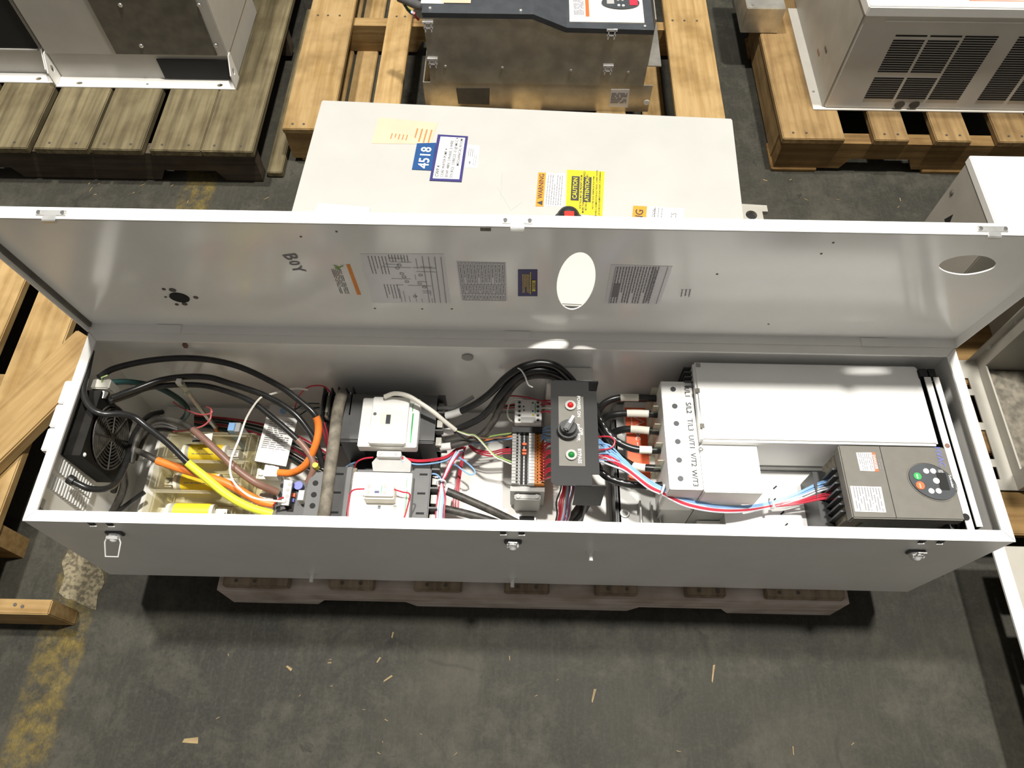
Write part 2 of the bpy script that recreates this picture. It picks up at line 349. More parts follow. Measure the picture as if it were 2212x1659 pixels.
# ================================================================ PALLETS
def plank(par, name, x0, x1, y0, y1, z0, z1, m, jag=0.0):
    b = MB(); b.box(x0, x1, y0, y1, z0, z1, bev=0.0022)
    if jag:
        for p in b.v:
            p.x += jag*math.sin(p.y*37+x0*9)*0.5
    return b.build(name, m, par)
def stringer_x(par, x0, x1, y0, y1, h0, h1, notches, m, name='stringer'):
    poly = [(x0, h0)]
    for a, c in notches:
        poly += [(a, h0), (a+0.02, h0+0.035), (c-0.02, h0+0.035), (c, h0)]
    poly += [(x1, h0), (x1, h1), (x0, h1)]
    T = Matrix(((1, 0, 0, 0), (0, 0, -1, y1), (0, 1, 0, 0), (0, 0, 0, 1)))
    return MB().prism(poly, y1-y0, T).build(name, m, par)
def nails(par, pts, z):
    first = None
    for x, y in pts:
        if first is None: first = MB().cyl((x, y, z), (x, y, z+0.0012), 0.0034, 8).build('nail', 'nail', par); fx, fy = x, y
        else: dup(first, par, (x-fx, y-fy, 0))

# --- grey weathered pallet, back left
pl = thing('wooden_pallet', 'weathered grey wooden pallet under the light grey cabinet', 'pallet', (-0.4, 1.4, 0))
edges = [(-0.86, -0.71), (-0.695, -0.547), (-0.529, -0.387), (-0.380, -0.246), (-0.228, -0.092), (-0.090, 0.046)]
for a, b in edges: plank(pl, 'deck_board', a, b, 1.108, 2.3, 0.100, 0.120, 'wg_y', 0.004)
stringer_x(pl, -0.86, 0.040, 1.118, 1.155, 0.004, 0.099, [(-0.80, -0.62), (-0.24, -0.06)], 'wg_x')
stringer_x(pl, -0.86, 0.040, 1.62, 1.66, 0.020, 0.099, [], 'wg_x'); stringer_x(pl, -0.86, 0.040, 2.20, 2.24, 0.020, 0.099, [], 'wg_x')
plank(pl, 'bottom_board', 0.050, 0.092, 1.135, 1.85, 0.002, 0.020, 'wg_y'); plank(pl, 'bottom_board', -0.35, -0.25, 1.16, 2.3, 0.0, 0.018, 'wg_y')
nails(pl, [((a+b)/2+d, 1.128) for a, b in edges for d in (-0.035, 0.035)], 0.120)

# --- yellow pallet, back middle
pe = thing('wooden_pallet', 'pale yellow wooden pallet carrying the galvanised drive with dark top', 'pallet', (0.7, 1.5, 0))
EB = [(0.108, 0.240), (0.345, 0.418), (0.50, 0.58), (0.72, 0.80), (0.95, 1.03), (1.168, 1.300)]
for i, (a, b) in enumerate(EB): plank(pe, 'deck_board', a, b, 1.195 if i in (0, 5) else 1.205, 2.3, 0.102, 0.120, 'wy_y', 0.012 if i == 1 else 0.003)
stringer_x(pe, 0.112, 1.29, 1.198, 1.236, 0.014, 0.101, [], 'wy_x'); stringer_x(pe, 0.112, 1.29, 1.655, 1.692, 0.014, 0.101, [(0.42, 0.62), (0.8, 1.0)], 'wy_x'); stringer_x(pe, 0.112, 1.29, 2.2, 2.24, 0.014, 0.101, [], 'wy_x')
for a, b in ((0.135, 0.225), (0.235, 0.300), (1.10, 1.165)): plank(pe, 'bottom_board', a, b, 1.20, 2.3, 0.0, 0.0138, 'wy_y')
nails(pe, [(x, y) for x in (0.135, 0.165, 0.20, 1.19, 1.225, 1.262) for y in (1.213, 1.673)]+[(0.37, 1.673), (0.395, 1.673)], 0.120)

# --- brown-yellow pallet, back right
pg = thing('wooden_pallet', 'brownish yellow wooden pallet under the louvred grey cabinet', 'pallet', (1.8, 1.5, 0))
GB = [(1.442, 1.606), (1.684, 1.776), (1.848, 1.942), (2.012, 2.11), (2.18, 2.28)]
for a, b in GB: plank(pg, 'deck_board', a, b, 1.188, 2.3, 0.102, 0.120, 'wb_y', 0.003)
stringer_x(pg, 1.450, 2.28, 1.194, 1.232, 0.012, 0.101, [(1.63, 1.83)], 'wb_x'); stringer_x(pg, 1.450, 2.28, 1.70, 1.74, 0.012, 0.101, [], 'wb_x')
plank(pg, 'side_stringer', 1.447, 1.488, 1.233, 1.699, 0.013, 0.101, 'wb_y')
plank(pg, 'bottom_board', 1.445, 1.57, 1.19, 1.29, 0.0, 0.0118, 'wb_x'); plank(pg, 'bottom_board', 1.86, 1.98, 1.19, 1.29, 0.0, 0.0118, 'wb_x'); plank(pg, 'bottom_board', 1.445, 1.57, 1.66, 1.75, 0.0, 0.0118, 'wb_x')
nails(pg, [(a+d, 1.21) for a, b in GB for d in (0.03, 0.065)], 0.120)

# --- whitewashed pallet under the open enclosure
pf = thing('wooden_pallet', 'whitewashed wooden pallet under the open white enclosure', 'pallet', (0.78, 0.17, 0))
FB = [(0.205, 0.330), (0.405, 0.490), (0.565, 0.655), (0.735, 0.820), (0.905, 0.985), (1.075, 1.150), (1.225, 1.372)]
for a, b in FB: plank(pf, 'deck_board', a, b, -0.016, 0.40, 0.102, 0.120, 'ww_y')
stringer_x(pf, 0.190, 1.385, -0.020, 0.020, 0.0, 0.1015, [(0.36, 0.56), (0.98, 1.18)], 'ww_x'); stringer_x(pf, 0.190, 1.385, 0.17, 0.21, 0.0, 0.1015, [], 'ww_x'); stringer_x(pf, 0.190, 1.385, 0.355, 0.395, 0.0, 0.1015, [], 'ww_x')
nails(pf, [(a+d, -0.006) for a, b in FB for d in (0.025, 0.06)], 0.120)

# --- pallet beneath the closed rear enclosure
pd = thing('wooden_pallet', 'tan wooden pallet mostly hidden under the closed labelled enclosure', 'pallet', (0.75, 0.68, 0))
for a, b in ((0.44, 0.52), (0.58, 0.66), (0.72, 0.80), (0.86, 0.945)): plank(pd, 'deck_board', 0.25, 1.325, a, b, 0.102, 0.120, 'wy_x')
for a in (0.26, 0.72, 1.27): plank(pd, 'stringer', a, a+0.04, 0.44, 0.945, 0.0, 0.1015, 'wy_y')

# --- yellow pallet at the left with a loose plank on top
pw = thing('wooden_pallet', 'pale yellow wooden pallet beside the left end of the open enclosure', 'pallet', (-0.5, 0.4, 0))
for a, b in ((-0.90, -0.68), (-0.62, -0.405), (-0.365, -0.262)): plank(pw, 'deck_board', a, b, -0.02 if a > -0.4 else 0.05, 0.84, 0.100, 0.120, 'wy_y', 0.003)
for y in (0.06, 0.40, 0.78): stringer_x(pw, -0.90, -0.265, y, y+0.04, 0.0, 0.0995, [], 'wy_x')
dp = MB().box(-0.32, 0.32, -0.055, 0.055, 0, 0.030, bev=0.003).build('loose_plank', 'wy_x')
e0, e1 = PZ(196, 742, 0.151), PZ(0, 930, 0.151); ang = math.atan2(e0.y-e1.y, e0.x-e1.x); mid = Vector((math.cos(ang), math.sin(ang), 0))
dp.rotation_euler = (0, 0, ang); dp.location = Vector((e0.x, e0.y, 0.1212))-mid*0.31
tag(dp, 'loose thick yellow plank lying slantwise across the left pallet', 'plank')
lb = MB().box(-0.75, -0.117, -0.072, -0.044, 0.0, 0.098, bev=0.002).build('timber_offcut', 'wy_x'); tag(lb, 'timber on edge with sawn end, beside the worn yellow floor line', 'timber')
nails(lb, [(-0.17, -0.058), (-0.185, -0.055)], 0.098)

# --- pallets at the right edge
pr_ = thing('wooden_pallet', 'orange brown wooden pallet under the slotted beige chassis', 'pallet', (2.0, 0.4, 0))
for a, b in ((0.115, 0.205), (0.29, 0.36), (0.45, 0.62), (0.68, 0.78)): plank(pr_, 'deck_board', 1.668, 2.35, a, b, 0.100, 0.120, 'wb_x')
for x in (1.70, 2.1): plank(pr_, 'stringer', x, x+0.04, 0.115, 0.78, 0.0, 0.0995, 'wb_y')
pr2 = thing('wooden_pallet', 'dark wooden pallet at the lower right under the white slotted flange', 'pallet', (2.0, -0.2, 0))
for a, b in ((0.0, 0.075), (-0.13, -0.05), (-0.27, -0.18), (-0.42, -0.32)): plank(pr2, 'deck_board', 1.735, 2.35, a, b, 0.100, 0.120, 'wb_x')
for x in (1.76, 2.1): plank(pr2, 'stringer', x, x+0.04, -0.42, 0.075, 0.0, 0.0995, 'wb_y')

# ================================================================ BACKGROUND CABINETS
# --- light grey cabinets on the grey pallet
def lcab(label, x0, x1, yf, door, window):
    t = thing('steel_cabinet', label, 'cabinet', ((x0+x1)/2, yf+0.2, 0.120))
    zf, zt = 0.200, 0.62
    MB().box(x0, x1, yf, yf+0.5, zf, zt, bev=0.002).build('body', 'greycab', t)
    MB().box(x0+0.003, x1-0.003, yf+0.004, yf+0.30, 0.1235, zf).build('plinth', 'greycab', t)
    v, f = sheet([(x0-0.004, yf-0.035), (x1+0.002, yf-0.035), (x1+0.002, yf+0.01), (x0-0.004, yf+0.01)],
                 [oval(x0+0.058, yf-0.020, 0.009, 0.005), oval((x0+x1)/2, yf-0.02, 0.004, 0.003), oval(x1-0.045, yf-0.020, 0.008, 0.006)], 0.003)
    MB().add(v, f, Matrix.Translation((0, 0, 0.1204))).build('base_flange', 'white', t)
    for x in (x0-0.004, x1):
        poly = [(yf-0.034, 0.124), (yf+0.012, 0.124), (yf+0.012, 0.205), (yf-0.004, 0.205), (yf-0.034, 0.165)]
        v, f = sheet([(a, b) for a, b in poly], [oval(yf-0.008, 0.160, 0.006, 0.011)], 0.003)
        MB().add([(x+p.z, p.x, p.y) for p in v], f).build('gusset', 'white', t)
    return t, zf, zt
t, zf, zt = lcab('light grey steel cabinet with dark screwed panel on the grey pallet', -0.540, -0.045, 1.377, True, False)
MB().box(-0.245, -0.050, 1.3755, 1.377, 0.128, 0.190).build('cable_opening', 'hole', t)
dpan = MB().box(-0.345, -0.073, 1.373, 1.3768, 0.206, 0.60).build('access_panel', 'darkpanel', t)
for px, py in ((260, 11), (430, 11), (305, 99), (466, 98)): q = PY(px, py, 1.373); MB().dome(q, (0, -1, 0), 0.006, 0.004, 10).build('screw', 'steel', dpan)
MB().box(-0.16, -0.115, 1.3435, 1.3465, 0.1236, 0.1242).build('part_number_label', 'paper', t)
t, zf, zt = lcab('light grey steel cabinet with dark window at the far left', -1.06, -0.556, 1.392, False, True)
a = PY(0, 103, 1.39); b = PY(82, 103, 1.39); w = MB().box(-1.0, b.x, 1.389, 1.391, a.z, a.z+0.16).build('window', 'hole', t)
MB().box(-1.0, b.x-0.002, 1.385, 1.391, a.z-0.006, a.z-0.001).build('window_ledge', 'greycab', t)

# --- drive with galvanised side and dark top
t = thing('motor_drive', 'galvanised drive with dark slate top and keypad on the yellow pallet', 'drive', (0.79, 1.5, 0.120))
T = Matrix(((1, 0, 0, 0), (0, 0, -1, 1.75), (0, 1, 0, 0), (0, 0, 0, 1)))
MB().prism([(0.508, 0.205), (1.066, 0.205), (1.066, 0.355), (0.852, 0.358), (0.770, 0.392), (0.508, 0.392)], 0.47, T).build('housing', 'galv', t)
MB().prism([(0.508, 0.392), (0.770, 0.392), (0.852, 0.358), (1.066, 0.355), (1.066, 0.368), (0.855, 0.371), (0.773, 0.405), (0.506, 0.405)], 0.472, T).build('top_cover', 'slate', t)
MB().box(0.488, 1.090, 1.281, 1.284, 0.1205, 0.205).box(0.488, 0.491, 1.284, 1.72, 0.1205, 0.205).build('base_skirt', 'galv', t)
MB().box(0.53, 1.05, 1.30, 1.72, 0.1205, 0.205).build('heat_sink_base', 'galv', t)
MB().box(1.074, 1.112, 1.33, 1.75, 0.225, 0.228).box(1.074, 1.077, 1.33, 1.75, 0.228, 0.36).build('side_flange', 'galv', t)
q = PY(1397, 222, 1.28); MB().ring((q.x, 1.281, q.z), (0, -1, 0), 0.0, 0.008, 0.001, 14).build('hole_rim', 'paper', t)
for px, py in ((925, 60), (935, 138), (1321, 76), (1313, 153)):
    q = PY(px, py, 1.277)
    MB().box(q.x-0.013, q.x+0.013, 1.2765, 1.279, q.z+0.010, q.z+0.016).box(q.x-0.009, q.x-0.006, 1.2765, 1.279, q.z-0.012, q.z+0.012).box(q.x+0.006, q.x+0.009, 1.2765, 1.279, q.z-0.012, q.z+0.012).box(q.x-0.011, q.x+0.011, 1.2765, 1.279, q.z-0.003, q.z+0.000).build('wire_clip', 'paper2', t)
for px, py in ((962, 143), (1085, 146), (1233, 152), (1357, 156)): q = PY(px, py, 1.28); MB().dome((q.x, 1.28, q.z), (0, -1, 0), 0.004, 0.003, 8).build('screw', 'steel', t)
lb_ = MB().quad3([PY(985, 190, 1.2808), PY(1058, 190, 1.2808), PY(1057, 226, 1.2808), PY(990, 224, 1.2808)]).build('rating_label', 'darkpanel', t)
lb_ = MB().quad3([PY(1320, 193, 1.2808), PY(1360, 193, 1.2808), PY(1356, 232, 1.2808), PY(1315, 230, 1.2808)]).build('rating_label', 'paper2', t)
MB().lines(frame(PY(1337, 212, 1.2798), (1, 0, 0), (0, 0, 1)), 0.042, 0.034, 7, seed=3).build('fine_print', 'ink2', lb_)
ztop = 0.369
r_ = rect(1229, -60, 1386, 50, ztop); kp = MB().box(r_[0], r_[1], r_[2], r_[3], ztop, ztop+0.003).build('keypad_panel', 'cream', t)
r2 = rect(1237, -60, 1271, 36, ztop+0.003); lw = MB().box(r2[0], r2[1], r2[2], r2[3], ztop+0.003, ztop+0.0036).build('danger_label', 'paper', kp)
MB().box(r2[1]-0.009, r2[1], r2[2], r2[3], ztop+0.0036, ztop+0.004).build('red_band', 'warn', kp)
MB().lines(frame(((r2[0]+r2[1])/2-0.006, (r2[2]+r2[3])/2, ztop+0.0039), (0, 1, 0), (-1, 0, 0)), r2[3]-r2[2]-0.01, r2[1]-r2[0]-0.014, 7, seed=5).build('fine_print', 'ink2', kp)
qo = PZ(1340, 8, ztop+0.003)
MB().prism(oval(0, 0, 0.047, 0.024, 36), 0.004, Matrix.Translation(qo)).build('keypad', 'slate', kp)
MB().box(qo.x+0.022, qo.x+0.042, qo.y-0.012, qo.y+0.014, qo.z+0.004, qo.z+0.005).build('display', 'red', kp)
for dx, dy in ((-0.005, -0.014), (0.006, -0.015), (-0.006, 0.008), (0.005, 0.008)): MB().cyl(qo+Vector((dx, dy, 0.004)), qo+Vector((dx, dy, 0.006)), 0.0035, 10).build('button', 'white2', kp)
MB().box(qo.x-0.034, qo.x-0.016, qo.y-0.008, qo.y+0.008, qo.z+0.004, qo.z+0.0052).build('knob_window', 'tgrey', kp)
q = PZ(950, 2, 0.406); MB().box(q.x-0.045, q.x+0.01, q.y-0.010, q.y+0.12, 0.4055, 0.4062).build('paper_tag', 'paper', t)
MB().box(q.x+0.004, q.x+0.075, q.y-0.008, q.y+0.12, 0.4063, 0.407).build('paper_tag', 'note', t)
for px, py in ((929, 18), (1125, 23), (1393, 57)): q = PZ(px, py, 0.405 if px < 1200 else 0.369); MB().dome(q, (0, 0, 1), 0.005, 0.004, 10).build('screw', 'steel', t)
cb = [PZ(862, -6, 0.36), PZ(885, 4, 0.36), PZ(905, 12, 0.365), PZ(930, 17, 0.37)]
o = MB().tube(curve(cb), 0.011, 10).build('control_cable', 'dkgrey', None, True); tag(o, 'grey cut cable end beside the dark topped drive', 'cable')
for i, (m_, a) in enumerate((('dgreen', (875, 12, 890, 30)), ('blue', (890, 26, 900, 38)), ('red', (894, 28, 904, 42)), ('gwire', (872, 8, 886, 22)))):
    MB().tube(curve([PZ(a[0], a[1], 0.35), PZ((a[0]+a[2])/2-2, (a[1]+a[3])/2, 0.335), PZ(a[2], a[3], 0.32)]), 0.0035, 6).build('conductor', m_, o, True)

# --- louvred cabinet on the right back pallet
t = thing('steel_cabinet', 'beige grey cabinet with louvred front on the brown pallet', 'cabinet', (1.85, 1.45, 0.120))
YG = 1.304
MB().box(1.570, 2.30, YG, YG+0.48, 0.1235, 0.405, bev=0.003).build('body', 'gcab2', t)
MB().box(1.540, 2.30, YG-0.006, YG+0.43, 0.1205, 0.1235).build('base_flange', 'gcab2', t)
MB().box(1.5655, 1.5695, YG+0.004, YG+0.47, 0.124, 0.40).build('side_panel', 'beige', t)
MB().box(1.560, 2.31, YG-0.018, YG+0.49, 0.405, 0.432, bev=0.003).build('top_cover', 'white', t)
q0, q1 = PY(1922, 30, YG), PY(2212, 42, YG)
MB().box(1.62, 2.29, YG-0.0045, YG-0.0005, 0.384, 0.387).build('trim_strip', 'white2', t)
def louvres(bx0, bx1, z0, z1, n, skip):
    first = None
    for i in range(n):
        if i in skip: continue
        z = z0+(z1-z0)*i/(n-1)
        if first is None: first = MB().box(bx0, bx1, YG-0.0012, YG-0.0002, z-0.0022, z+0.0018).build('louvre_slot', 'hole', t); zf0 = z
        else: dup(first, t, (0, 0, z-zf0))
for a, b in ((1.664, 1.741), (1.749, 1.826), (1.834, 1.915), (1.965, 2.04), (2.05, 2.12), (2.13, 2.2)):
    louvres(a, b, 0.160, 0.345, 28, (10, 11, 26) if a < 1.8 else ())
for px in (1943, 1975): q = PY(px, 225, YG); MB().cyl((q.x, YG, q.z), (q.x, YG-0.003, q.z), 0.013, 18).build('knockout_plug', 'darkpanel', t)
for px, py, m_ in ((1768, 113, 'brown'), (1784, 107, 'darkpanel')): q = PX(px, py, 1.5655); MB().box(1.5645, 1.5655, q.y-0.012, q.y+0.012, q.z-0.004, q.z+0.004).build('slot', m_, t)
for px, py in ((1738, 72), (1757, 198)): q = PZ(px, py, 0.1235); MB().dome(q, (0, 0, 1), 0.004, 0.003, 8).build('screw', 'steel', t)
q = PZ(2105, 2, 0.432); lr = MB().box(q.x-0.012, q.x+0.2, q.y, q.y+0.1, 0.432, 0.4326).build('nameplate', 'warn', t); MB().box(q.x-0.010, q.x+0.2, q.y+0.002, q.y+0.1, 0.4326, 0.4330).build('nameplate_face', 'paper', t)
# bracket poking in at its back-left corner
q = PZ(1640, 12, 0.20)
bk = MB().box(q.x-0.035, q.x+0.075, q.y-0.012, q.y+0.25, 0.1212, 0.20, bev=0.002).build('steel_bracket', 'galv'); tag(bk, 'folded galvanised steel bracket at the top by the brown pallet corner', 'bracket')
MB().cyl((q.x-0.02, q.y+0.0, 0.2), (q.x-0.02, q.y+0.0, 0.206), 0.006, 8).build('bolt', 'steel', bk)

# --- white topped cabinet at the right edge
t = thing('steel_cabinet', 'white topped beige cabinet at the right edge behind the open lid', 'cabinet', (1.95, 0.66, 0.120))
MB().box(1.815, 2.35, 0.545, 0.735, 0.1205, 0.30).build('base', 'beige', t)
MB().box(1.606, 2.35, 0.545, 0.733, 0.30, 0.482, bev=0.002).build('body', 'beige', t)
MB().box(1.604, 2.352, 0.543, 0.735, 0.482, 0.500, bev=0.002).build('top_cover', 'white', t)
q = PX(2057, 416, 1.606); MB().dome((1.606, q.y, q.z), (-1, 0, 0), 0.006, 0.004, 8).build('screw', 'darkpanel', t)
q = PX(2050, 475, 1.606); MB().prism([(-0.012, -0.012), (0.012, -0.012), (0, 0.016)], 0.001, frame((1.6055, q.y, q.z), (0, 1, 0), (0, 0, 1))).build('notch', 'hole', t)

# --- slotted beige chassis, right edge
t = thing('drive_chassis', 'beige metal chassis with slotted base flange and grille, right of the enclosure', 'chassis', (1.9, 0.36, 0.120))
def slots(par, x0, x1, y0, y1, z, m, ys):
    hs = [[(xa, ya), (xb, ya), (xb, yb), (xa, yb)] for xa, xb, ya, yb in ys]
    v, f = sheet([(x0, y0), (x1, y0), (x1, y1), (x0, y1)], hs, 0.003); return MB().add(v, f, Matrix.Translation((0, 0, z))).build('base_flange', m, par)
slots(t, 1.672, 1.79, 0.205, 0.507, 0.1225, 'beige', [(1.705, 1.727, 0.435, 0.462), (1.711, 1.729, 0.355, 0.420), (1.711, 1.729, 0.272, 0.338), (1.705, 1.727, 0.228, 0.255)])
XF_ = 1.755
v, f = sheet([(0.205, 0.1255), (0.507, 0.1255), (0.507, 0.62), (0.205, 0.62)], [[(0.240, 0.150), (0.480, 0.150), (0.480, 0.48), (0.240, 0.48)]], 0.004)
MB().add([(XF_+p.z, p.x, p.y) for p in v], f).build('side_panel', 'beige', t)
MB().box(XF_+0.004, 2.3, 0.205, 0.237, 0.1255, 0.62).box(XF_+0.004, 2.3, 0.483, 0.507, 0.1255, 0.62).build('end_wall', 'beige', t)
gr = MB().box(XF_+0.11, XF_+0.115, 0.24, 0.48, 0.13, 0.6).build('grille_back', 'hole', t)
for i in range(12): y = 0.245+i*0.0205; MB().box(XF_+0.102, XF_+0.108, y, y+0.0035, 0.13, 0.6).build('grille_bar', 'tgrey', t)
for i in range(14): z = 0.145+i*0.033; MB().box(XF_+0.099, XF_+0.104, 0.24, 0.48, z, z+0.004).build('grille_bar', 'tgrey', t)
MB().box(XF_+0.006, XF_+0.10, 0.241, 0.479, 0.127, 0.130).build('inner_floor', 'bar', t)
v, f = sheet([(1.74, 0.1255), (1.80, 0.1255), (1.80, 0.62), (1.74, 0.62)], [], 0.003)
MB().add([(p.x, 0.507+p.z, p.y) for p in v], f).build('corner_post', 'beige', t)
for px, py in ((2138, 748), (2194, 692)): q = PX(px, py, XF_); MB().cyl((XF_, q.y, q.z), (XF_-0.005, q.y, q.z), 0.007, 6).build('bolt', 'steel', t)
# --- white slotted flange, lower right corner
t = thing('drive_chassis', 'white metal chassis with slotted flange cut off at the lower right corner', 'chassis', (1.9, -0.2, 0.120))
slots(t, 1.668, 1.84, -0.55, 0.090, 0.1225, 'beige', [(1.735, 1.760, -0.04, 0.035), (1.735, 1.760, -0.15, -0.07), (1.735, 1.760, -0.26, -0.18)])
MB().box(1.666, 1.690, -0.55, 0.090, 0.1256, 0.1300).build('white_lip', 'white', t)
MB().box(1.79, 2.3, -0.55, 0.085, 0.1255, 0.40, bev=0.002).build('body', 'beige', t)

# ================================================================ CLOSED ENCLOSURE BEHIND THE LID
ZD = 0.430
t = thing('electrical_enclosure', 'closed white enclosure covered with labels behind the open lid', 'enclosure', (0.75, 0.65, 0.121))
c0 = [PZ(695, 215, ZD), PZ(1582, 255, ZD)]
dX = (c0[1]-c0[0]).normalized(); dY = Vector((-dX.y, dX.x, 0)); LW = (c0[1]-c0[0]).length
B0 = c0[0]-dY*0.50
def dloc(u, w, z=0): return Vector((B0.x, B0.y, 0))+dX*u+dY*w+Vector((0, 0, z))
Tm = frame((B0.x, B0.y, 0), dX, dY)
MB().box(0.006, LW-0.006, 0.006, 0.494, 0.121, ZD-0.016, Tm).build('body', 'rear', t)
MB().box(0, LW, 0, 0.5, ZD-0.016, ZD, Tm, bev=0.0025).build('door', 'rear', t)
def sticker(par, name, pts, m, z=ZD, th=0.0007): return MB().quad3([PZ(x, y, z) for x, y in pts], th).build(name, m, par)
def sframe(pts, z, updir=True, lift=0.0012):
    p = [PZ(x, y, z) for x, y in pts]; c = sum(p, Vector())/4; w = ((p[1]-p[0])+(p[2]-p[3])).length/2; h = ((p[0]-p[3])+(p[1]-p[2])).length/2
    ex = ((p[1]-p[0])+(p[2]-p[3])).normalized(); ey = ((p[0]-p[3])+(p[1]-p[2])).normalized()
    T_ = frame(c+Vector((0, 0, lift)), ey, -ex) if updir else frame(c+Vector((0, 0, lift)), -ey, ex)
    return T_, h, w      # local x runs along the text, width of run, stack height
def OFF(T_, x, y): return T_ @ Matrix.Translation((x, y, 0))
# handwritten note
q = [(818, 254), (946, 266), (930, 312), (803, 310)]; s = sticker(t, 'paper_note', q, 'note', th=0.0006); T_, w, h = sframe(q, ZD, False)
hb = MB(); hb.lines(OFF(T_, 0.006, h/2-0.022), w*0.55, 0.040, 4, 0.28, 11, 0.006); hb.lines(OFF(T_, 0.016, h/2-0.070), w*0.22, 0.04, 5, 0.25, 12, 0.006); hb.build('handwriting', 'oink', s)
# blue number sign
q = [(901, 311), (942, 310), (932, 369), (890, 367)]; s = sticker(t, 'number_plate', q, 'sblue', th=0.002); T_, w, h = sframe(q, ZD, True, 0.0024)
MB().text('4518', 0.030, OFF(T_, -0.004, -0.003)).build('lettering', 'wink', s)
# engraved white plate
q = [(946, 292), (1011, 296), (997, 394), (928, 391)]; s = sticker(t, 'equipment_nameplate', q, 'navy', th=0.0022)
qi = [(952, 297), (1005, 300), (992, 389), (935, 387)]; s2 = sticker(t, 'nameplate_face', qi, 'paper', th=0.0026); T_, w, h = sframe(qi, ZD, True, 0.0030)
tb = MB(); tb.text('CWP.4', 0.0105, OFF(T_, -w/2+0.003, h/2-0.007), 'LEFT')
for i, st in enumerate(('CORE WATER PUMP 4', '30 HP, 480V, 3 PHASE, 3 WIRE', 'SOURCE: CUBICLE 1E @ MCC.4')): tb.text(st, 0.0080, OFF(T_, -w/2+0.003, h/2-0.017-i*0.0093), 'LEFT')
tb.text('MECHANICAL ROOM', 0.0080, OFF(T_, w/2-0.003, h/2-0.045), 'RIGHT'); tb.build('lettering', 'ink', s2)
# small white sticker
q = [(1010, 313), (1036, 315), (1031, 363), (1004, 362)]; s = sticker(t, 'small_sticker', q, 'paper'); T_, w, h = sframe(q, ZD)
MB().lines(OFF(T_, 0.010, 0.004), 0.022, 0.012, 3, 0.4, 21, 0.004).lines(OFF(T_, -0.010, -0.006), 0.03, 0.008, 2, 0.3, 22, 0.006).prism(oval(-0.018, 0.004, 0.004, 0.002, 12), 0.0003, T_).build('fine_print', 'ink2', s)
# warning label
q = [(1163, 373), (1221, 376), (1214, 447), (1157, 446)]; s = sticker(t, 'warning_label', q, 'paper'); T_, w, h = sframe(q, ZD)
qo_ = [(1163, 373), (1180, 374), (1174, 446.3), (1157, 446)]; s2 = sticker(t, 'warning_band', qo_, 'warno', th=0.0010); T2, w2, h2 = sframe(qo_, ZD, True, 0.0014)
MB().text('WARNING', 0.0135, OFF(T2, 0.008, 0)).prism([(-0.006, -0.005), (0.006, -0.005), (0, 0.006)], 0.0002, OFF(T2, -0.036, 0)).build('lettering', 'ink', s2)
MB().lines(OFF(T_, 0, -0.008), w*0.9, h*0.62, 7, 0.4, 31, 0.007).build('fine_print', 'ink2', s)
# caution label
q = [(1225, 367), (1306, 371), (1301, 467), (1222, 460)]; s = sticker(t, 'caution_label', q, 'warny'); T_, w, h = sframe(q, ZD)
bb = MB(); bb.box(-0.024, 0.040, h/2-0.025, h/2-0.009, 0, 0.0003, OFF(T_, 0, 0)); bb.box(-0.026, 0.040, -0.012, 0.0035, 0, 0.0003, OFF(T_, 0, 0)); bb.build('black_panel', 'ink', s)
MB().text('CAUTION', 0.0125, OFF(T_, 0.008, h/2-0.017) @ Matrix.Translation((0, 0, 0.0006))).text('ATTENTION', 0.0112, OFF(T_, 0.007, -0.0042) @ Matrix.Translation((0, 0, 0.0006))).build('heading', 'warny', s)
tb = MB()
for i, st in enumerate(('VOLTAGE MAY BE PRESENT FROM', 'MORE THAN ONE SOURCE AND SHOULD', 'BE DISCONNECTED FOR SERVICING.')): tb.text(st, 0.0058, OFF(T_, 0.0, h/2-0.0285-i*0.0055))
for i, st in enumerate(("PEUT ETRE SOUS TENSION DE PLUS D'UNE", "SOURCE D'ALIMENTATION ELECTRIQUE. COUPER TOUTES", "LES SOURCES D'ALIMENTATION AVANT LE DEPANNAGE.")): tb.text(st, 0.0045, OFF(T_, 0.0, -0.0165-i*0.0062))
tb.build('lettering', 'ink', s)
# big warning label, half behind the lid
q = [(1368, 445), (1478, 451), (1468, 560), (1358, 556)]; s = sticker(t, 'warning_label', q, 'paper'); T_, w, h = sframe(q, ZD)
q2 = [(1368, 445), (1398, 446.5), (1388, 557), (1358, 556)]; s2 = sticker(t, 'warning_band', q2, 'warno', th=0.0010); T2, w2, h2 = sframe(q2, ZD, True, 0.0014)
MB().text('WARNING', 0.021, OFF(T2, 0.004, 0)).build('lettering', 'ink', s2)
MB().text('ECS', 0.015, OFF(T_, w/2-0.022, -h/2+0.018)).text('ECTION', 0.009, OFF(T_, w/2-0.022, h/2-0.040)).lines(OFF(T_, 0.03, 0), w*0.5, 0.02, 3, 0.25, 41, 0.006).build('lettering', 'ink2', s)
q = [(690, 441), (800, 450), (796, 480), (676, 470)]; sticker(t, 'blank_plate', q, 'paper', th=0.003)
q = [(706, 452), (760, 456), (757, 470), (700, 466)]; sticker(t, 'blank_plate', q, 'white', th=0.004)
# rotary disconnect handle
q = PZ(1228, 462, ZD+0.02); hd = MB().cyl((q.x, q.y-0.01, ZD), (q.x, q.y-0.01, ZD+0.012), 0.028, 24).dome((q.x, q.y-0.004, ZD+0.012), (0, 0, 1), 0.023, 0.024, 20).build('rotary_handle', 'black', t, True)
MB().box(q.x-0.009, q.x+0.009, q.y-0.030, q.y-0.010, ZD+0.012, ZD+0.0385).build('red_pointer', 'red2', hd)
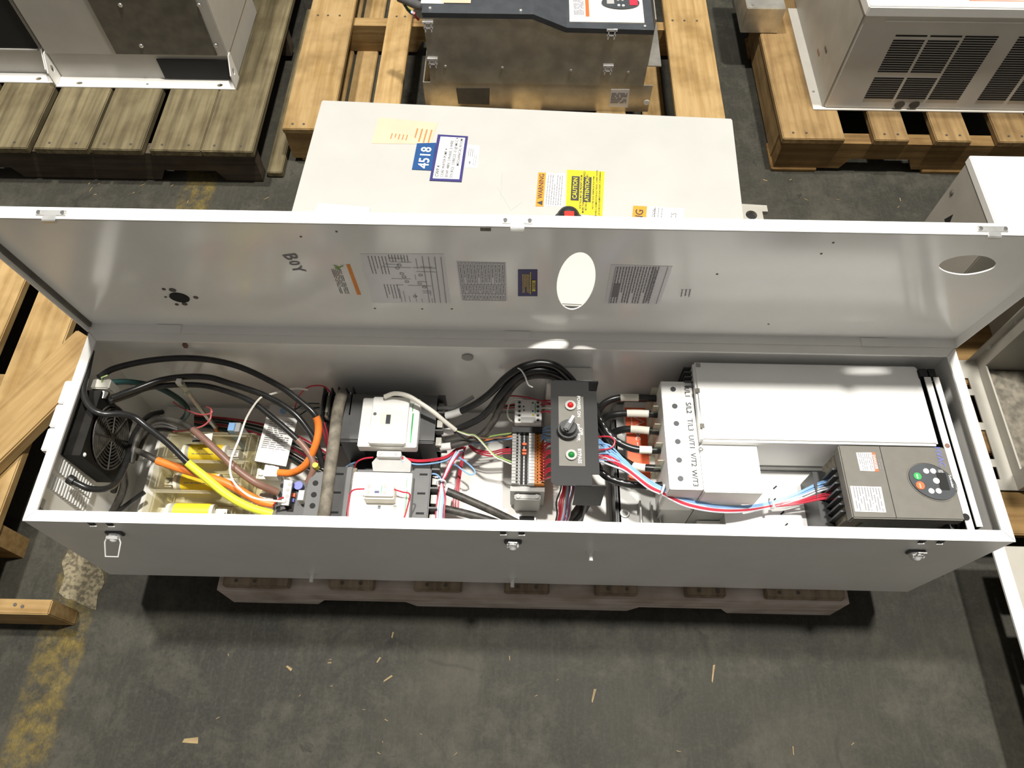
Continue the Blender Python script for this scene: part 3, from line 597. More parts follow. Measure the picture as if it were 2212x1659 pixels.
# scribble scratches on the door
sc = MB()
for a, b in (((1075, 405), (1103, 455)), ((1103, 455), (1127, 437)), ((1085, 372), (1082, 432))): sc.tube([PZ(*a, ZD), PZ(*b, ZD)], 0.0004, 4)
sc.build('scratch', 'tgrey', t)
# mounting ear with dark hole beside it
q = PZ(1628, 460, 0.135); er = thing('mounting_ear', 'beige metal ear with dark round hole right of the closed enclosure', 'bracket', (q.x, q.y, 0.1205))
v, f = sheet([(-0.035, -0.035), (0.022, -0.035), (0.022, 0.006), (0.036, 0.006), (0.036, 0.026), (-0.035, 0.030)], [oval(-0.006, -0.006, 0.014, 0.014, 20)], 0.012)
MB().add(v, f, Matrix.Translation((q.x, q.y, 0.1225))).build('plate', 'beige', er); MB().cyl((q.x-0.006, q.y-0.006, 0.1208), (q.x-0.006, q.y-0.006, 0.123), 0.016, 18).build('rubber_bush', 'black', er)

# ================================================================ OPEN ENCLOSURE
X0, X1, D, ZR, ZB = 0.005, 1.505, 0.3407, 0.435, 0.1215
enc = thing('electrical_enclosure', 'long open white enclosure with raised lid and wiring inside', 'enclosure', (0.75, 0.17, ZB))
def shear(b):
    for p in b.v: p.x -= 0.015*(ZR-p.z)/0.3
    return b
WT = 0.002
shear(MB().box(X0, X1, 0, D, ZB, ZB+WT)).build('bottom_panel', 'white', enc)
shear(MB().box(X0, X1, 0, WT, ZB+WT, ZR-0.002)).build('front_panel', 'white', enc)
shear(MB().box(X0, X1, D-WT, D, ZB+WT, ZR-0.002)).build('back_panel', 'lid', enc)
shear(MB().box(X0, X0+WT, WT, D-WT, ZB+WT, ZR-0.002)).build('end_panel', 'white', enc)
shear(MB().box(X1-WT, X1, WT, D-WT, ZB+WT, ZR-0.002)).build('end_panel', 'white', enc)
RW = 0.0165
def rimstrip(poly): MB().prism(poly, 0.0035, Matrix.Translation((0, 0, ZR-0.0025))).build('rim_flange', 'white', enc)
g = 0.0004
rimstrip([(X0, -0.001), (X1, -0.001), (X1-RW-g, RW), (X0+RW+g, RW)])
rimstrip([(X0, D+0.001), (X0+RW+g, D-RW), (X1-RW-g, D-RW), (X1, D+0.001)])
rimstrip([(X0, g), (X0+RW, RW+g), (X0+RW, D-RW-g), (X0, D-g)]); rimstrip([(X1, g), (X1, D-g), (X1-RW, D-RW-g), (X1-RW, RW+g)])
ZP = 0.170
MB().box(X0+0.03, 1.44, 0.012, 0.332, ZP-0.003, ZP).build('mounting_plate', 'white', enc)
for x in (0.06, 0.75, 1.40):
    for y in (0.03, 0.31): MB().cyl((x, y, ZB+WT), (x, y, ZP-0.003), 0.006, 8).build('standoff', 'steel', enc)
# louvre slots in the left end panel
def lv(px0, py0, px1, py1, n):
    first = None
    a = PX(px0, py0, X0+WT); b = PX(px1, py1, X0+WT)
    for i in range(n):
        c = a+(b-a)*i/(n-1)
        if first is None: first = MB().box(X0-0.004, X0+WT+0.0025, c.y-0.0115, c.y+0.0115, c.z-0.0014, c.z+0.0014).build('louvre', 'drivewhite', enc); c0_ = c
        else: dup(first, enc, (0, c.y-c0_.y, c.z-c0_.z))
lv(127, 1003, 196, 1062, 14); lv(111, 1040, 186, 1092, 14)
q = PX(78, 1083, X0+0.006); MB().box(X0+WT, X0+0.010, q.y-0.009, q.y+0.009, ZR-0.030, ZR-0.004, bev=0.002).build('lid_clip', 'tgrey', enc)
# vent hood outside the left end
for i in range(3):
    a = PZ(148-19*i, 822+51*i, 0.40); b = PZ(148-19*(i+1), 822+51*(i+1), 0.40)
    shear(MB().box(-0.030, X0-0.0002, b.y+0.002, a.y, 0.30, 0.40, bev=0.002)).build('vent_hood', 'white', enc)
# plug and tab on the back panel, slots in mounting plate
q = PY(1010, 770, D-WT); MB().cyl((q.x, D-WT, q.z), (q.x, D-WT-0.003, q.z), 0.0105, 22).build('hole_plug', 'tgrey', enc, True)
q = PY(401, 743, D-WT); MB().box(q.x-0.003, q.x+0.003, D-WT-0.006, D-WT, q.z-0.005, q.z+0.005).build('stud', 'brown', enc)
for px, py in ((1674, 1053), (1690, 1108), (1698, 1134), (1672, 1080)):
    q = PZ(px, py, 0.285); MB().box(-0.0045, 0.0045, -0.0013, 0.0013, 0.285, 0.2855, Matrix.Translation((q.x, q.y, 0)) @ Matrix.Rotation(0.7, 4, 'Z')).build('plate_slot', 'hole', enc)
# latches on the front
def latch(px, py, is_open):
    q = PY(px, py, -0.001); x, z = q.x, q.z; la = MB().box(x-0.014, x+0.014, -0.004, -0.0002, z-0.006, z+0.010, bev=0.0015).build('latch', 'dkgrey', enc)
    MB().dome((x, -0.004, z), (0, -1, 0), 0.010, 0.012, 16).build('latch_boss', 'plated', la, True)
    MB().cyl((x-0.009, -0.010, z+0.006), (x+0.009, -0.010, z+0.006), 0.003, 8).build('latch_pin', 'plated', la, True)
    if is_open: pts = [(x-0.009, -0.011, z+0.006), (x-0.012, -0.016, z+0.002), (x-0.010, -0.036, z-0.008), (x+0.010, -0.036, z-0.008), (x+0.013, -0.016, z+0.002), (x+0.011, -0.011, z+0.006)]
    else: pts = [(x-0.006, -0.012, z+0.004), (x-0.006, -0.009, z+0.022), (x+0.006, -0.009, z+0.022), (x+0.006, -0.012, z+0.004)]
    MB().tube(pts, 0.0012, 6).build('latch_loop', 'plated', la, True)
    for dx in (-0.015, 0.013):
        MB().box(x+dx-0.0045, x+dx+0.0045, -0.0022, -0.0011, ZR-0.010, ZR-0.0005).build('keeper_slot', 'hole', la); MB().box(x+dx-0.0045, x+dx+0.0055, -0.004, -0.0011, ZR-0.0118, ZR-0.0104).build('keeper_lip', 'white', la)
latch(250, 1152, True); latch(1108, 1170, False); latch(1976, 1192, False)
for px, py in ((674, 1243), (1107, 1254), (1276, 1196)):
    q = PY(px, py, -0.004); bo = MB().cyl((q.x, -0.016, q.z), (q.x, 0, q.z), 0.0034, 10).build('bolt', 'drivewhite', enc, True); MB().cyl((q.x, -0.005, q.z), (q.x, 0, q.z), 0.0058, 6).build('nut', 'plated', bo)  # white bolt colour stands in for the glint on the steel


# ---------------------------------------------------------------- lid (door)
LA = math.radians(83.13); LDR = Vector((0, -math.cos(LA), math.sin(LA))); LN = Vector((0, -math.sin(LA), -math.cos(LA)))
HG = Vector((0, D, ZR+0.0005)); DL, LT = 0.342, 0.018
TL = frame(HG, (1, 0, 0), LDR)
def LPX(px, py, off=-LT+0.002):
    d = ray(px, py); p0 = HG+LN*off; return CAM+d*((p0-CAM).dot(LN)/d.dot(LN))
def lxs(px, py): p = LPX(px, py); return p.x, (p-HG).dot(LDR)
XL0, XL1 = X0-0.003, X1+0.003
h1 = [lxs(x, y) for x, y in ((1258, 545), (1280, 562), (1287, 590), (1283, 625), (1268, 655), (1247, 669), (1228, 668), (1210, 650), (1203, 620), (1207, 585), (1222, 558), (1240, 547))]
h2 = [lxs(x, y) for x, y in ((2105, 551), (2135, 556), (2151, 568), (2145, 580), (2115, 590), (2080, 594), (2045, 588), (2028, 576), (2040, 563), (2070, 554))]
def smooth2(poly): return [(p.x, p.y) for p in curve([Vector((a, b, 0)) for a, b in poly+[poly[0]]], 5)[:-1]]
v, f = sheet([(XL0, 0), (XL1, 0), (XL1, DL), (XL0, DL)], [oval(sum(a for a, b in h1)/len(h1), (min(b for a, b in h1)+max(b for a, b in h1))/2, (max(a for a, b in h1)-min(a for a, b in h1))/2, (max(b for a, b in h1)-min(b for a, b in h1))/2, 48), smooth2(h2)], 0.002)
door = MB().add(v, f, TL @ Matrix.Translation((0, 0, -LT))).build('door', 'lid', enc)
for nm, b in (('door_flange', (XL0, XL1, DL-0.002, DL)), ('door_flange', (XL0, XL1, 0, 0.002)), ('door_flange', (XL0, XL0+0.002, 0.002, DL-0.002)), ('door_flange', (XL1-0.002, XL1, 0.002, DL-0.002))):
    MB().box(b[0], b[1], b[2], b[3], -LT+0.002, 0, TL).build(nm, 'white', door)
# gasket line
MB().box(XL0+0.004, XL1-0.004, DL-0.0055, DL-0.0022, -LT+0.002, -0.002, TL).box(XL0+0.0022, XL0+0.006, 0.004, DL-0.004, -LT+0.002, -0.008, TL).build('gasket', 'darkpanel', door)
# catches on the lid top flange
for px, py in ((133, 470), (1118, 481), (2128, 497)):
    p = lxs(px, py)[0]
    ca = MB().box(p-0.020, p+0.020, DL, DL+0.0015, -0.013, -0.004, TL, bev=0.0006).build('catch', 'steel', door)
    MB().box(p-0.009, p+0.009, DL-0.004, DL+0.003, -0.004, 0.005, TL, bev=0.001).build('catch_hook', 'steel', ca)
    for dx in (-0.016, 0.016): MB().cyl(TL @ Vector((p+dx, DL+0.0015, -0.0085)), TL @ Vector((p+dx, DL+0.003, -0.0085)), 0.0028, 10).build('rivet', 'chrome', ca)
p = lxs(1051, 493)[0]; MB().box(p-0.007, p+0.007, DL-0.010, DL-0.002, -0.006, 0.001, TL).build('bumper', 'darkpanel', door)
# hinge leaves along the back edge
for px in (398, 1118, 1880):
    p = lxs(px, 735)[0]; MB().box(p-0.022, p+0.022, 0.0022, 0.004, -LT+0.003, 0.0008, TL).box(p-0.022, p+0.022, -0.001, 0.0022, -0.001, 0.0012, TL).build('hinge', 'white', door)
# vent button with ring of holes
c = lxs(388, 642); OFS = -LT+0.002
def lcyl(c, r, h, m, par, nm, n=18): return MB().cyl(TL @ Vector((c[0], c[1], OFS)), TL @ Vector((c[0], c[1], OFS+h)), r, n).build(nm, m, par, True)
vb = lcyl(c, 0.0155, 0.0015, 'hole', door, 'vent_opening', 22)
for px, py, r in ((354, 624, 0.003), (373, 626, 0.0055), (358, 641, 0.002), (382, 657, 0.003), (399, 656, 0.0045), (423, 642, 0.004)): lcyl(lxs(px, py), r, 0.0012, 'darkpanel', door, 'screw_hole', 10)
for px, py in ((650, 511), (727, 500), (810, 666), (912, 667), (976, 667), (1549, 592), (1800, 524), (1774, 548), (1660, 700)): lcyl(lxs(px, py), 0.0018, 0.0006, 'bar', door, 'rivet_mark', 8)
def lsticker(name, pts, m, lift=0.0005): return MB().quad3([LPX(x, y) for x, y in pts], lift).build(name, m, door)
def lframe(pts, down=True, lift=0.0010):
    p = [LPX(x, y) for x, y in pts]; c = sum(p, Vector())/4; ex = ((p[1]-p[0])+(p[2]-p[3])).normalized(); ey = ((p[0]-p[3])+(p[1]-p[2])).normalized()
    w = ((p[1]-p[0])+(p[2]-p[3])).length/2; h = ((p[0]-p[3])+(p[1]-p[2])).length/2
    return frame(c+LN*lift, -ey, ex), h, w
# handwriting
hw = MB()
for ch, x, y, s_ in (('B', 627, 554, 0.030), ('0', 635, 568, 0.024), ('Y', 643, 581, 0.027)):
    hw.text(ch, s_, frame(LPX(x, y)+LN*0.0008, -LDR+Vector((0.25, 0, 0)), Vector((1, 0, 0))))
hw.build('handwriting', 'ink2', door)
# orange barred label
q = [(716, 572), (752, 570), (777, 636), (742, 640)]
T_, w, h = lframe([(716, 574), (748, 572), (770, 634), (738, 636)])
s = lsticker('safety_label', q, 'lid', 0.0003); MB().lines(OFF(T_, 0.004, -0.006), w*0.85, h*0.65, 6, 0.35, 51, 0.02).build('fine_print', 'ink', s)
lsticker('orange_band', [(748, 571), (756, 571), (780, 636), (772, 636)], 'warno', 0.0008)
MB().tube([LPX(722, 572)+LN*0.001, LPX(733, 577)+LN*0.001, LPX(741, 573)+LN*0.001], 0.001, 5).tube([LPX(724, 577)+LN*0.001, LPX(735, 581)+LN*0.001], 0.001, 5).build('green_mark', 'gwire', door)
# wiring diagram sheet
q = [(778, 548), (958, 548), (974, 654), (806, 654)]; s = lsticker('wiring_diagram', q, 'paper2'); T_, w, h = lframe(q)
wd_ = MB(); r = random.Random(5)
for i in range(4): y = h/2-0.006-i*0.009; wd_.box(-w/2+0.004, w/2-0.004, y-0.0004, y+0.0004, 0, 0.0002, T_)
for i in range(22):
    x = -w/2+0.01+r.random()*(w-0.02); y = h*(-0.15+0.45*r.random()); l = 0.015+0.04*r.random()
    if r.random() < 0.5: wd_.box(x, min(x+l, w/2-0.004), y-0.0003, y+0.0003, 0, 0.0002, T_)
    else: wd_.box(x-0.0003, x+0.0003, y-l*0.5, y+l*0.3, 0, 0.0002, T_)
for i in range(9): wd_.ring(T_ @ Vector((-w*0.35+r.random()*w*0.7, h*(-0.1+0.3*r.random()), 0)), LN, 0.0026, 0.0034, 0.0002, 10)
wd_.lines(OFF(T_, -w*0.28, -h*0.30), w*0.34, h*0.24, 6, 0.25, 61, 0.006).lines(OFF(T_, 0.25*w, -h*0.22), w*0.3, h*0.2, 5, 0.25, 62, 0.006).lines(OFF(T_, -0.42*w, -0.05*h), w*0.12, h*0.25, 7, 0.3, 63, 0.004); wd_.build('diagram_lines', 'ink2', s)
# table label
q = [(985, 564), (1093, 567), (1097, 650), (996, 648)]; s = lsticker('terminal_table', q, 'paper2'); T_, w, h = lframe(q)
tb = MB()
for i in range(14): y = -h/2+0.003+i*(h-0.006)/13; tb.box(-w/2+0.002, w/2-0.002, y-0.0003, y+0.0003, 0, 0.0002, T_)
for x in (-w/2+0.002, w*0.05, w*0.3, w/2-0.002): tb.box(x-0.0003, x+0.0003, -h/2+0.003, h/2-0.003, 0, 0.0002, T_)
for k, (xx, ww) in enumerate(((-w*0.22, w*0.45), (w*0.175, w*0.2), (w*0.4, w*0.1))): tb.lines(OFF(T_, xx, 0), ww, h-0.006, 13, 0.24, 70+k, 0.012)
tb.build('table_print', 'ink2', s)
# blue and yellow sticker
q = [(1119, 582), (1161, 582), (1161, 639), (1119, 639)]; s = lsticker('blue_sticker', q, 'navy', 0.0008); T_, w, h = lframe(q, True, 0.0013)
MB().box(-w*0.13, w*0.28, h*0.23, h*0.40, 0, 0.0002, T_).build('yellow_panel', 'warny', s)
MB().text('NOTICE', 0.006, OFF(T_, w*0.075, h*0.31) @ Matrix.Translation((0, 0, 0.0005))).build('lettering', 'navy', s)
MB().lines(OFF(T_, 0, -h*0.06), w*0.7, h*0.45, 6, 0.4, 81, 0.006).lines(OFF(T_, 0, h*0.14), w*0.85, h*0.07, 1, 0.6, 82, 0.008).build('fine_print', 'fuse', s)
# nameplate right of the oval hole
q = [(1320, 571), (1453, 575), (1424, 657), (1306, 655)]; s = lsticker('rating_plate', q, 'paper2'); T_, w, h = lframe(q)
tb = MB().lines(OFF(T_, 0, -h*0.05), w*0.95, h*0.72, 15, 0.45, 91, 0.008)
for y in (h/2-0.006, h/2-0.026, -h*0.1, -h*0.42): tb.box(-w/2+0.002, w/2-0.002, y-0.0003, y+0.0003, 0, 0.0002, T_)
tb.box(-w*0.05, w*0.3, -h*0.40, -h*0.28, 0, 0.0002, T_); tb.text('ADJUSTABLE SPEED DRIVE CONTROLLER', 0.0052, OFF(T_, 0, h/2-0.022)); tb.build('plate_print', 'ink2', s)
q = [(1470, 625), (1495, 625), (1492, 640), (1467, 640)]; s = lsticker('inspection_stamp', q, 'lid', 0.0003); T_, w, h = lframe(q); MB().lines(T_, w, h, 3, 0.3, 95, 0.008).build('fine_print', 'ink2', s)

# ================================================================ COMPONENTS INSIDE
def pbox(px0, py0, px1, py1, zt, zb, name, m, par, bev=0.0):
    a = rect(px0, py0, px1, py1, zt); return MB().box(a[0], a[1], a[2], a[3], zb, zt, bev=bev).build(name, m, par)
def hole(px, py, z, r, par, m='hole', name='screw_hole', h=0.0008):
    q = PZ(px, py, z); return MB().cyl(q, q+Vector((0, 0, h)), r, 14).build(name, m, par)
# ---- contactors
def contactor(label, white, arms, slotsL, slotsR, zw, za):
    a = rect(*white, zw); t = thing('contactor', label, 'contactor', ((a[0]+a[1])/2, (a[2]+a[3])/2, ZP), 'power contactors')
    bL, bR = rect(*arms[0], za), rect(*arms[1], za); y0, y1 = min(bL[2], bR[2]), max(bL[3], bR[3])
    MB().box(bL[0], bR[1], y0+0.004, y1-0.004, ZP, zw-0.020).build('base', 'dkgrey', t)
    for b in (bL, bR): MB().box(b[0], b[1], y0, y1, ZP+0.012, za, bev=0.002).build('terminal_block', 'dkgrey', t)
    MB().box(bL[1], a[0]+0.001, y0+0.003, y1-0.003, za-0.03, za+0.001).build('shoulder', 'bar', t)
    MB().box(a[0], a[1], a[2], a[3], zw-0.022, zw, bev=0.0015).build('cover', 'white2', t)
    for px, py in slotsL+slotsR:
        q = PZ(px, py, za); MB().box(q.x-0.007, q.x+0.007, q.y-0.0018, q.y+0.0018, za, za+0.0005).build('terminal_slot', 'hole', t)
    for px, py in slotsR:
        q = PZ(px, py, za); MB().box(bR[1], bR[1]+0.014, q.y+0.010, q.y+0.013, ZP+0.03, za-0.002).build('barrier', 'dkgrey', t)
        MB().box(bR[1]-0.001, bR[1]+0.010, q.y-0.010, q.y+0.006, za-0.050, za-0.022).build('clamp', 'lug', t)
    return t, a
c1, a1 = contactor('upper power contactor with raised white face and rectangular window', (778, 860, 904, 965), ((740, 853, 786, 954), (906, 853, 942, 956)),
               [(757, 863), (753, 899), (749, 938)], [(927, 865), (925, 901), (921, 940)], 0.325, 0.302)
r_ = rect(801, 857, 880, 957, 0.338); f1 = MB().box(r_[0], r_[1], r_[2], r_[3], 0.325, 0.338, bev=0.0015).build('front_face', 'white2', c1)
w_ = rect(822, 893, 846, 918, 0.338); MB().box(w_[0], w_[1], w_[2], w_[3], 0.338, 0.3384).build('window', 'cream', f1); m_ = (w_[0]+w_[1])/2
MB().box(m_, w_[1]-0.002, w_[2]+0.002, w_[3]-0.003, 0.3384, 0.3392).build('window_slider', 'slate', f1); hole(810, 894, 0.338, 0.003, f1, 'darkpanel')
pbox(888, 893, 891, 956, 0.3256, 0.325, 'green_line', 'green', c1); q = PZ(892, 880, 0.3256); MB().text('Schneider', 0.0045, frame(q, (0, -1, 0), (1, 0, 0))).build('lettering', 'green', c1)
c2, a2 = contactor('lower power contactor nearest the front rim with auxiliary block', (757, 1020, 886, 1128), ((716, 1010, 756, 1128), (889, 1011, 928, 1128)),
               [(734, 1024), (728, 1064), (722, 1107)], [(915, 1025), (910, 1066), (907, 1109)], 0.315, 0.298)
pbox(875, 1058, 877.5, 1122, 0.3156, 0.315, 'green_line', 'green', c2); q = PZ(879, 1042, 0.3156); MB().text('Schneider', 0.0045, frame(q, (0, -1, 0), (1, 0, 0))).build('lettering', 'green', c2)
hole(853, 1096, 0.315, 0.0035, c2, 'tgrey'); pbox(816, 1092, 822, 1099, 0.3155, 0.315, 'window', 'slate', c2)
q = rect(787, 1046, 850, 1071, 0.345); ax = thing('auxiliary_contact_block', 'small white auxiliary contact block on the lower contactor', 'contact block', ((q[0]+q[1])/2, (q[2]+q[3])/2, 0.3151))
MB().box(q[0]-0.001, q[1]+0.001, q[2]-0.003, q[3], 0.3151, 0.338).build('body', 'cream', ax); MB().box(q[0], q[1], q[2], q[3], 0.338, 0.345, bev=0.001).build('cover', 'white2', ax)
for px, py in ((797, 1050), (795.5, 1063), (832, 1050), (831, 1063)): hole(px, py, 0.345, 0.0034, ax, 'tgrey', 'terminal_screw')
pbox(809, 1060, 819, 1065, 0.3456, 0.345, 'window', 'navy', ax); pbox(823, 1049, 825, 1066, 0.3453, 0.345, 'green_line', 'green', ax)
q = rect(803, 984, 888, 1019, 0.300); il = thing('mechanical_interlock', 'grey interlock with white terminals between the two contactors', 'interlock', ((q[0]+q[1])/2, (q[2]+q[3])/2, ZP))
mx_ = (q[0]+q[1])/2
MB().prism([(q[0]+0.010, q[3]), (q[1]-0.014, q[3]), (q[1], q[3]-0.012), (q[1], q[2]), (q[0]+0.004, q[2]), (q[0], q[3]-0.014)], 0.300-ZP, Matrix.Translation((0, 0, ZP))).build('body', 'tgrey', il)
w_ = rect(814, 974, 866, 986, 0.312); MB().box(w_[0], w_[1], w_[2], w_[3], 0.29, 0.312, bev=0.001).build('terminal_strip', 'white2', il)
for px in (822, 855): hole(px, 980, 0.312, 0.0036, il, 'tgrey', 'terminal_screw')
pbox(756, 988, 930, 1018, 0.215, ZP, 'base', 'black', il)
# ---- dusty jumper bar
o = MB().tube(curve([PZ(739, 853, 0.31), PZ(737, 857, 0.335), PZ(729, 890, 0.342), PZ(722, 950, 0.342), PZ(712, 1020, 0.342), PZ(704, 1085, 0.342), PZ(699, 1112, 0.338), PZ(698, 1120, 0.31)]), 0.0105, 12).build('jumper_bar', 'bar', None, True); tag(o, 'thick dusty grey sleeved bar linking the left sides of both contactors', 'bar')
# ---- overload relay
q = rect(597, 1035, 716, 1128, 0.290); t = thing('overload_relay', 'dark overload relay with white terminal strip left of the lower contactor', 'relay', ((q[0]+q[1])/2, (q[2]+q[3])/2, ZP))
pbox(660, 1018, 716, 1128, 0.296, ZP, 'terminal_block', 'dkgrey', t, 0.002); pbox(600, 1036, 662, 1128, 0.272, ZP, 'body', 'black', t, 0.002)
s = MB().quad3([PZ(615, 1038, 0.29), PZ(633, 1040, 0.29), PZ(624, 1093, 0.29), PZ(609, 1092, 0.29)], 0.004).build('terminal_strip', 'white2', t)
MB().box(PZ(622, 1066, 0.29).x-0.006, PZ(622, 1066, 0.29).x+0.006, PZ(620, 1090, 0.29).y, PZ(625, 1042, 0.29).y, 0.271, 0.2899).build('strip_support', 'black', t)
for px, py in ((626, 1046), (622, 1058.5), (620, 1072), (617, 1083)): hole(px, py, 0.294, 0.0036, s, 'tgrey', 'terminal_screw')
for px, py in ((610, 1049), (606, 1070), (601, 1098)): hole(px, py, 0.272, 0.004, t)
for px, py in ((681.5, 1043.7), (678, 1068.7), (675, 1092.6)): hole(px, py, 0.296, 0.0050, t)
hole(646, 1051, 0.276, 0.008, t, 'hblue', 'setting_dial', 0.006); pbox(628, 1065, 637, 1073, 0.279, 0.272, 'reset_button', 'warn', t); pbox(627, 1076, 635, 1084, 0.278, 0.272, 'test_button', 'hblue', t); pbox(644, 1059, 656, 1080, 0.295, 0.271, 'label_flag', 'paper', t)
# ---- control fuse holder behind
q = rect(693, 838, 775, 905, 0.30); t = thing('control_fuse_holder', 'black control fuse holder with glass fuses by the back wall', 'fuse holder', ((q[0]+q[1])/2, (q[2]+q[3])/2, ZP))
MB().box(q[0], q[1]-0.012, q[2]+0.004, q[3], ZP, 0.265).build('base', 'black', t)
for i in range(5): x = q[0]+0.002+i*0.0135; MB().box(x, x+0.0025, q[2]+0.006, q[3], 0.265, 0.305-0.004*(i % 2)).build('divider', 'black', t)
for i in range(4):
    x = q[0]+0.0095+i*0.0135; fz = MB().cyl((x, q[2]+0.012, 0.288), (x, q[3]-0.006, 0.288), 0.0032, 10).build('glass_fuse', 'glass', t, True)
    for y in (q[2]+0.011, q[3]-0.012): MB().cyl((x, y, 0.288), (x, y+0.007, 0.288), 0.0038, 10).build('fuse_cap', 'chrome', fz, True)
    for y in (q[2]+0.012, q[3]-0.011): MB().box(x-0.004, x+0.004, y, y+0.004, 0.265, 0.285).build('fuse_clip', 'steel', t)
# ---- fuse block with clear covers
ZF = 0.275
fx0, fx1 = PZ(330, 1000, ZF).x, PZ(548, 1000, ZF).x; fy1 = PZ(440, 930, ZF).y
t = thing('fuse_block', 'clear covered three pole fuse block under the coloured cables', 'fuse block', ((fx0+fx1)/2, fy1-0.09, ZP))
yr = [PZ(440, y, 0.240).y for y in (977, 1040, 1106)]; dyr = yr[0]-yr[1]
MB().box(fx0+0.004, fx1-0.004, yr[2]-0.024, fy1-0.002, ZP, 0.196).build('base', 'cream', t)
fuses = []
for k, y in enumerate(yr):
    xa, xb = PZ((397, 379, 362)[k], (977, 1040, 1106)[k], 0.240).x, PZ((490, 475, 463)[k], (977, 1040, 1106)[k], 0.240).x
    fu = MB().cyl((xa+0.006, y, 0.236), (xb-0.006, y, 0.236), 0.0165, 22).build('cartridge_fuse', 'fuse', None, True)
    tag(fu, ('yellow cartridge fuse in the rear bay of the clear fuse block', 'yellow cartridge fuse in the middle bay of the clear fuse block', 'yellow cartridge fuse in the front bay of the clear fuse block')[k], 'fuse', 'yellow cartridge fuses')
    for x, l in ((xa, 0.006), (xb-0.006, 0.006)): MB().cyl((x, y, 0.236), (x+l, y, 0.236), 0.0158, 22).build('end_cap', 'cream', fu, True)
    MB().cyl((xa+0.007, y, 0.236), (xa+0.013, y, 0.236), 0.0167, 22).build('grey_band', 'tgrey', fu, True)
    MB().box(xa-0.020, xb+0.022, y-0.007, y+0.007, 0.234, 0.238).build('blade', 'lug', fu)
    MB().lines(frame(((xa+xb)/2, y-0.008, 0.2512), (1, 0, 0), (0, 0.87, 0.5)), 0.04, 0.004, 1, 0.3, 100+k, 0.01).build('fine_print', 'ink2', fu)
    for x in (xa-0.015, xb+0.016):
        MB().box(x-0.006, x+0.006, y-0.009, y+0.009, 0.196, 0.233).build('fuse_clip', 'lug', t); MB().cyl((x, y, 0.2382), (x, y, 0.2415), 0.004, 8).build('clip_screw', 'steel', t)
for k in range(4):
    y = (fy1-0.002, (yr[0]+yr[1])/2, (yr[1]+yr[2])/2, yr[2]-0.024)[k]; dx = (0, -0.002, -0.004, -0.006)[k]
    MB().box(fx0+0.012+dx, fx1-0.010+dx, y-0.003, y-0.0008, 0.196, ZF).build('partition', 'clear', t); MB().box(fx0+0.012+dx, fx1-0.010+dx, y+0.0012, y+0.0034, 0.196, ZF-0.012).build('partition', 'clear', t)
for k in range(3):
    ya, yb = (fy1-0.004, (yr[0]+yr[1])/2, (yr[1]+yr[2])/2, yr[2]-0.024)[k:k+2]
    for x in (fx0, fx0+0.014, fx0+0.019, fx1-0.022, fx1-0.016, fx1-0.004): MB().box(x, x+0.0018, yb+0.004, ya-0.004, 0.196, ZF-0.006 if x in (fx0, fx1-0.004) else ZF).build('end_wall', 'clear', t)
    MB().box(fx0+0.016, fx1-0.018, ya-0.007, ya-0.0035, ZF-0.0015, ZF).build('cover_lip', 'clear', t)
lb_ = MB().quad3([PZ(420, 940, ZF+0.001), PZ(460, 936, ZF+0.001), PZ(457, 954, ZF+0.001), PZ(413, 955, ZF+0.001)]).build('white_label', 'paper', t); MB().quad3([PZ(416, 951, ZF+0.0018), PZ(435, 950, ZF+0.0018), PZ(435, 954, ZF+0.0018), PZ(415, 955, ZF+0.0018)], 0.0003).build('black_mark', 'ink', lb_)
pbox(493, 913, 506, 930, ZF+0.012, 0.20, 'blue_tab', 'blue', t); pbox(500, 913, 518, 932, ZF+0.006, 0.20, 'white_tab', 'tgrey', t)
# ---- aluminium lugs
for k, (px, py, l) in enumerate(((587, 1014, 'aluminium cable lug at the end of the upper orange sleeve'), (575, 1080, 'aluminium cable lug at the end of the lower orange sleeve'))):
    q = PZ(px, py, 0.262); t = thing('cable_lug', l, 'cable lug', (q.x, q.y, 0.196)); MB().box(q.x-0.014, q.x+0.012, q.y-0.013, q.y+0.013, 0.240, 0.262, bev=0.001).build('barrel', 'lug', t)
    MB().box(q.x-0.034, q.x+0.012, q.y-0.010, q.y+0.010, 0.236, 0.240).build('tongue', 'lug', t); MB().box(q.x-0.034, q.x+0.012, q.y-0.010, q.y+0.010, ZP, 0.236).build('support', 'cream', t)
    MB().ring(PZ(px+1, py-2, 0.2622), (0, 0, 1), 0.0025, 0.0062, 0.001, 16).build('set_screw', 'steel', t); MB().cyl((q.x-0.025, q.y, 0.24), (q.x-0.025, q.y, 0.245), 0.005, 8).build('bolt', 'steel', t)
# ---- instruction card leaning
o = MB().quad3([PZ(577, 896, 0.262), PZ(643, 905, 0.262), PZ(618, 1008, 0.268), PZ(550, 996, 0.268)], 0.0008).build('instruction_card', 'paper', None); tag(o, 'white printed instruction card between fuse block and contactors', 'card')
T_ = frame((PZ(577, 896, 0.262)+PZ(618, 1008, 0.268))/2+Vector((0, 0, 0.0022)), PZ(643, 905, 0.265)-PZ(577, 896, 0.265), PZ(577, 896, 0.265)-PZ(550, 996, 0.265)); MB().lines(T_, 0.046, 0.082, 20, 0.3, 120, 0.012).build('fine_print', 'ink2', o)
o2 = MB().quad3([PZ(584, 874, 0.22), PZ(645, 880, 0.22), PZ(642, 906, 0.24), PZ(578, 896, 0.24)], 0.0008).build('card_tab', 'paper2', o); hole(612, 887, 0.236, 0.006, o, 'blue', 'blue_dot', 0.001)
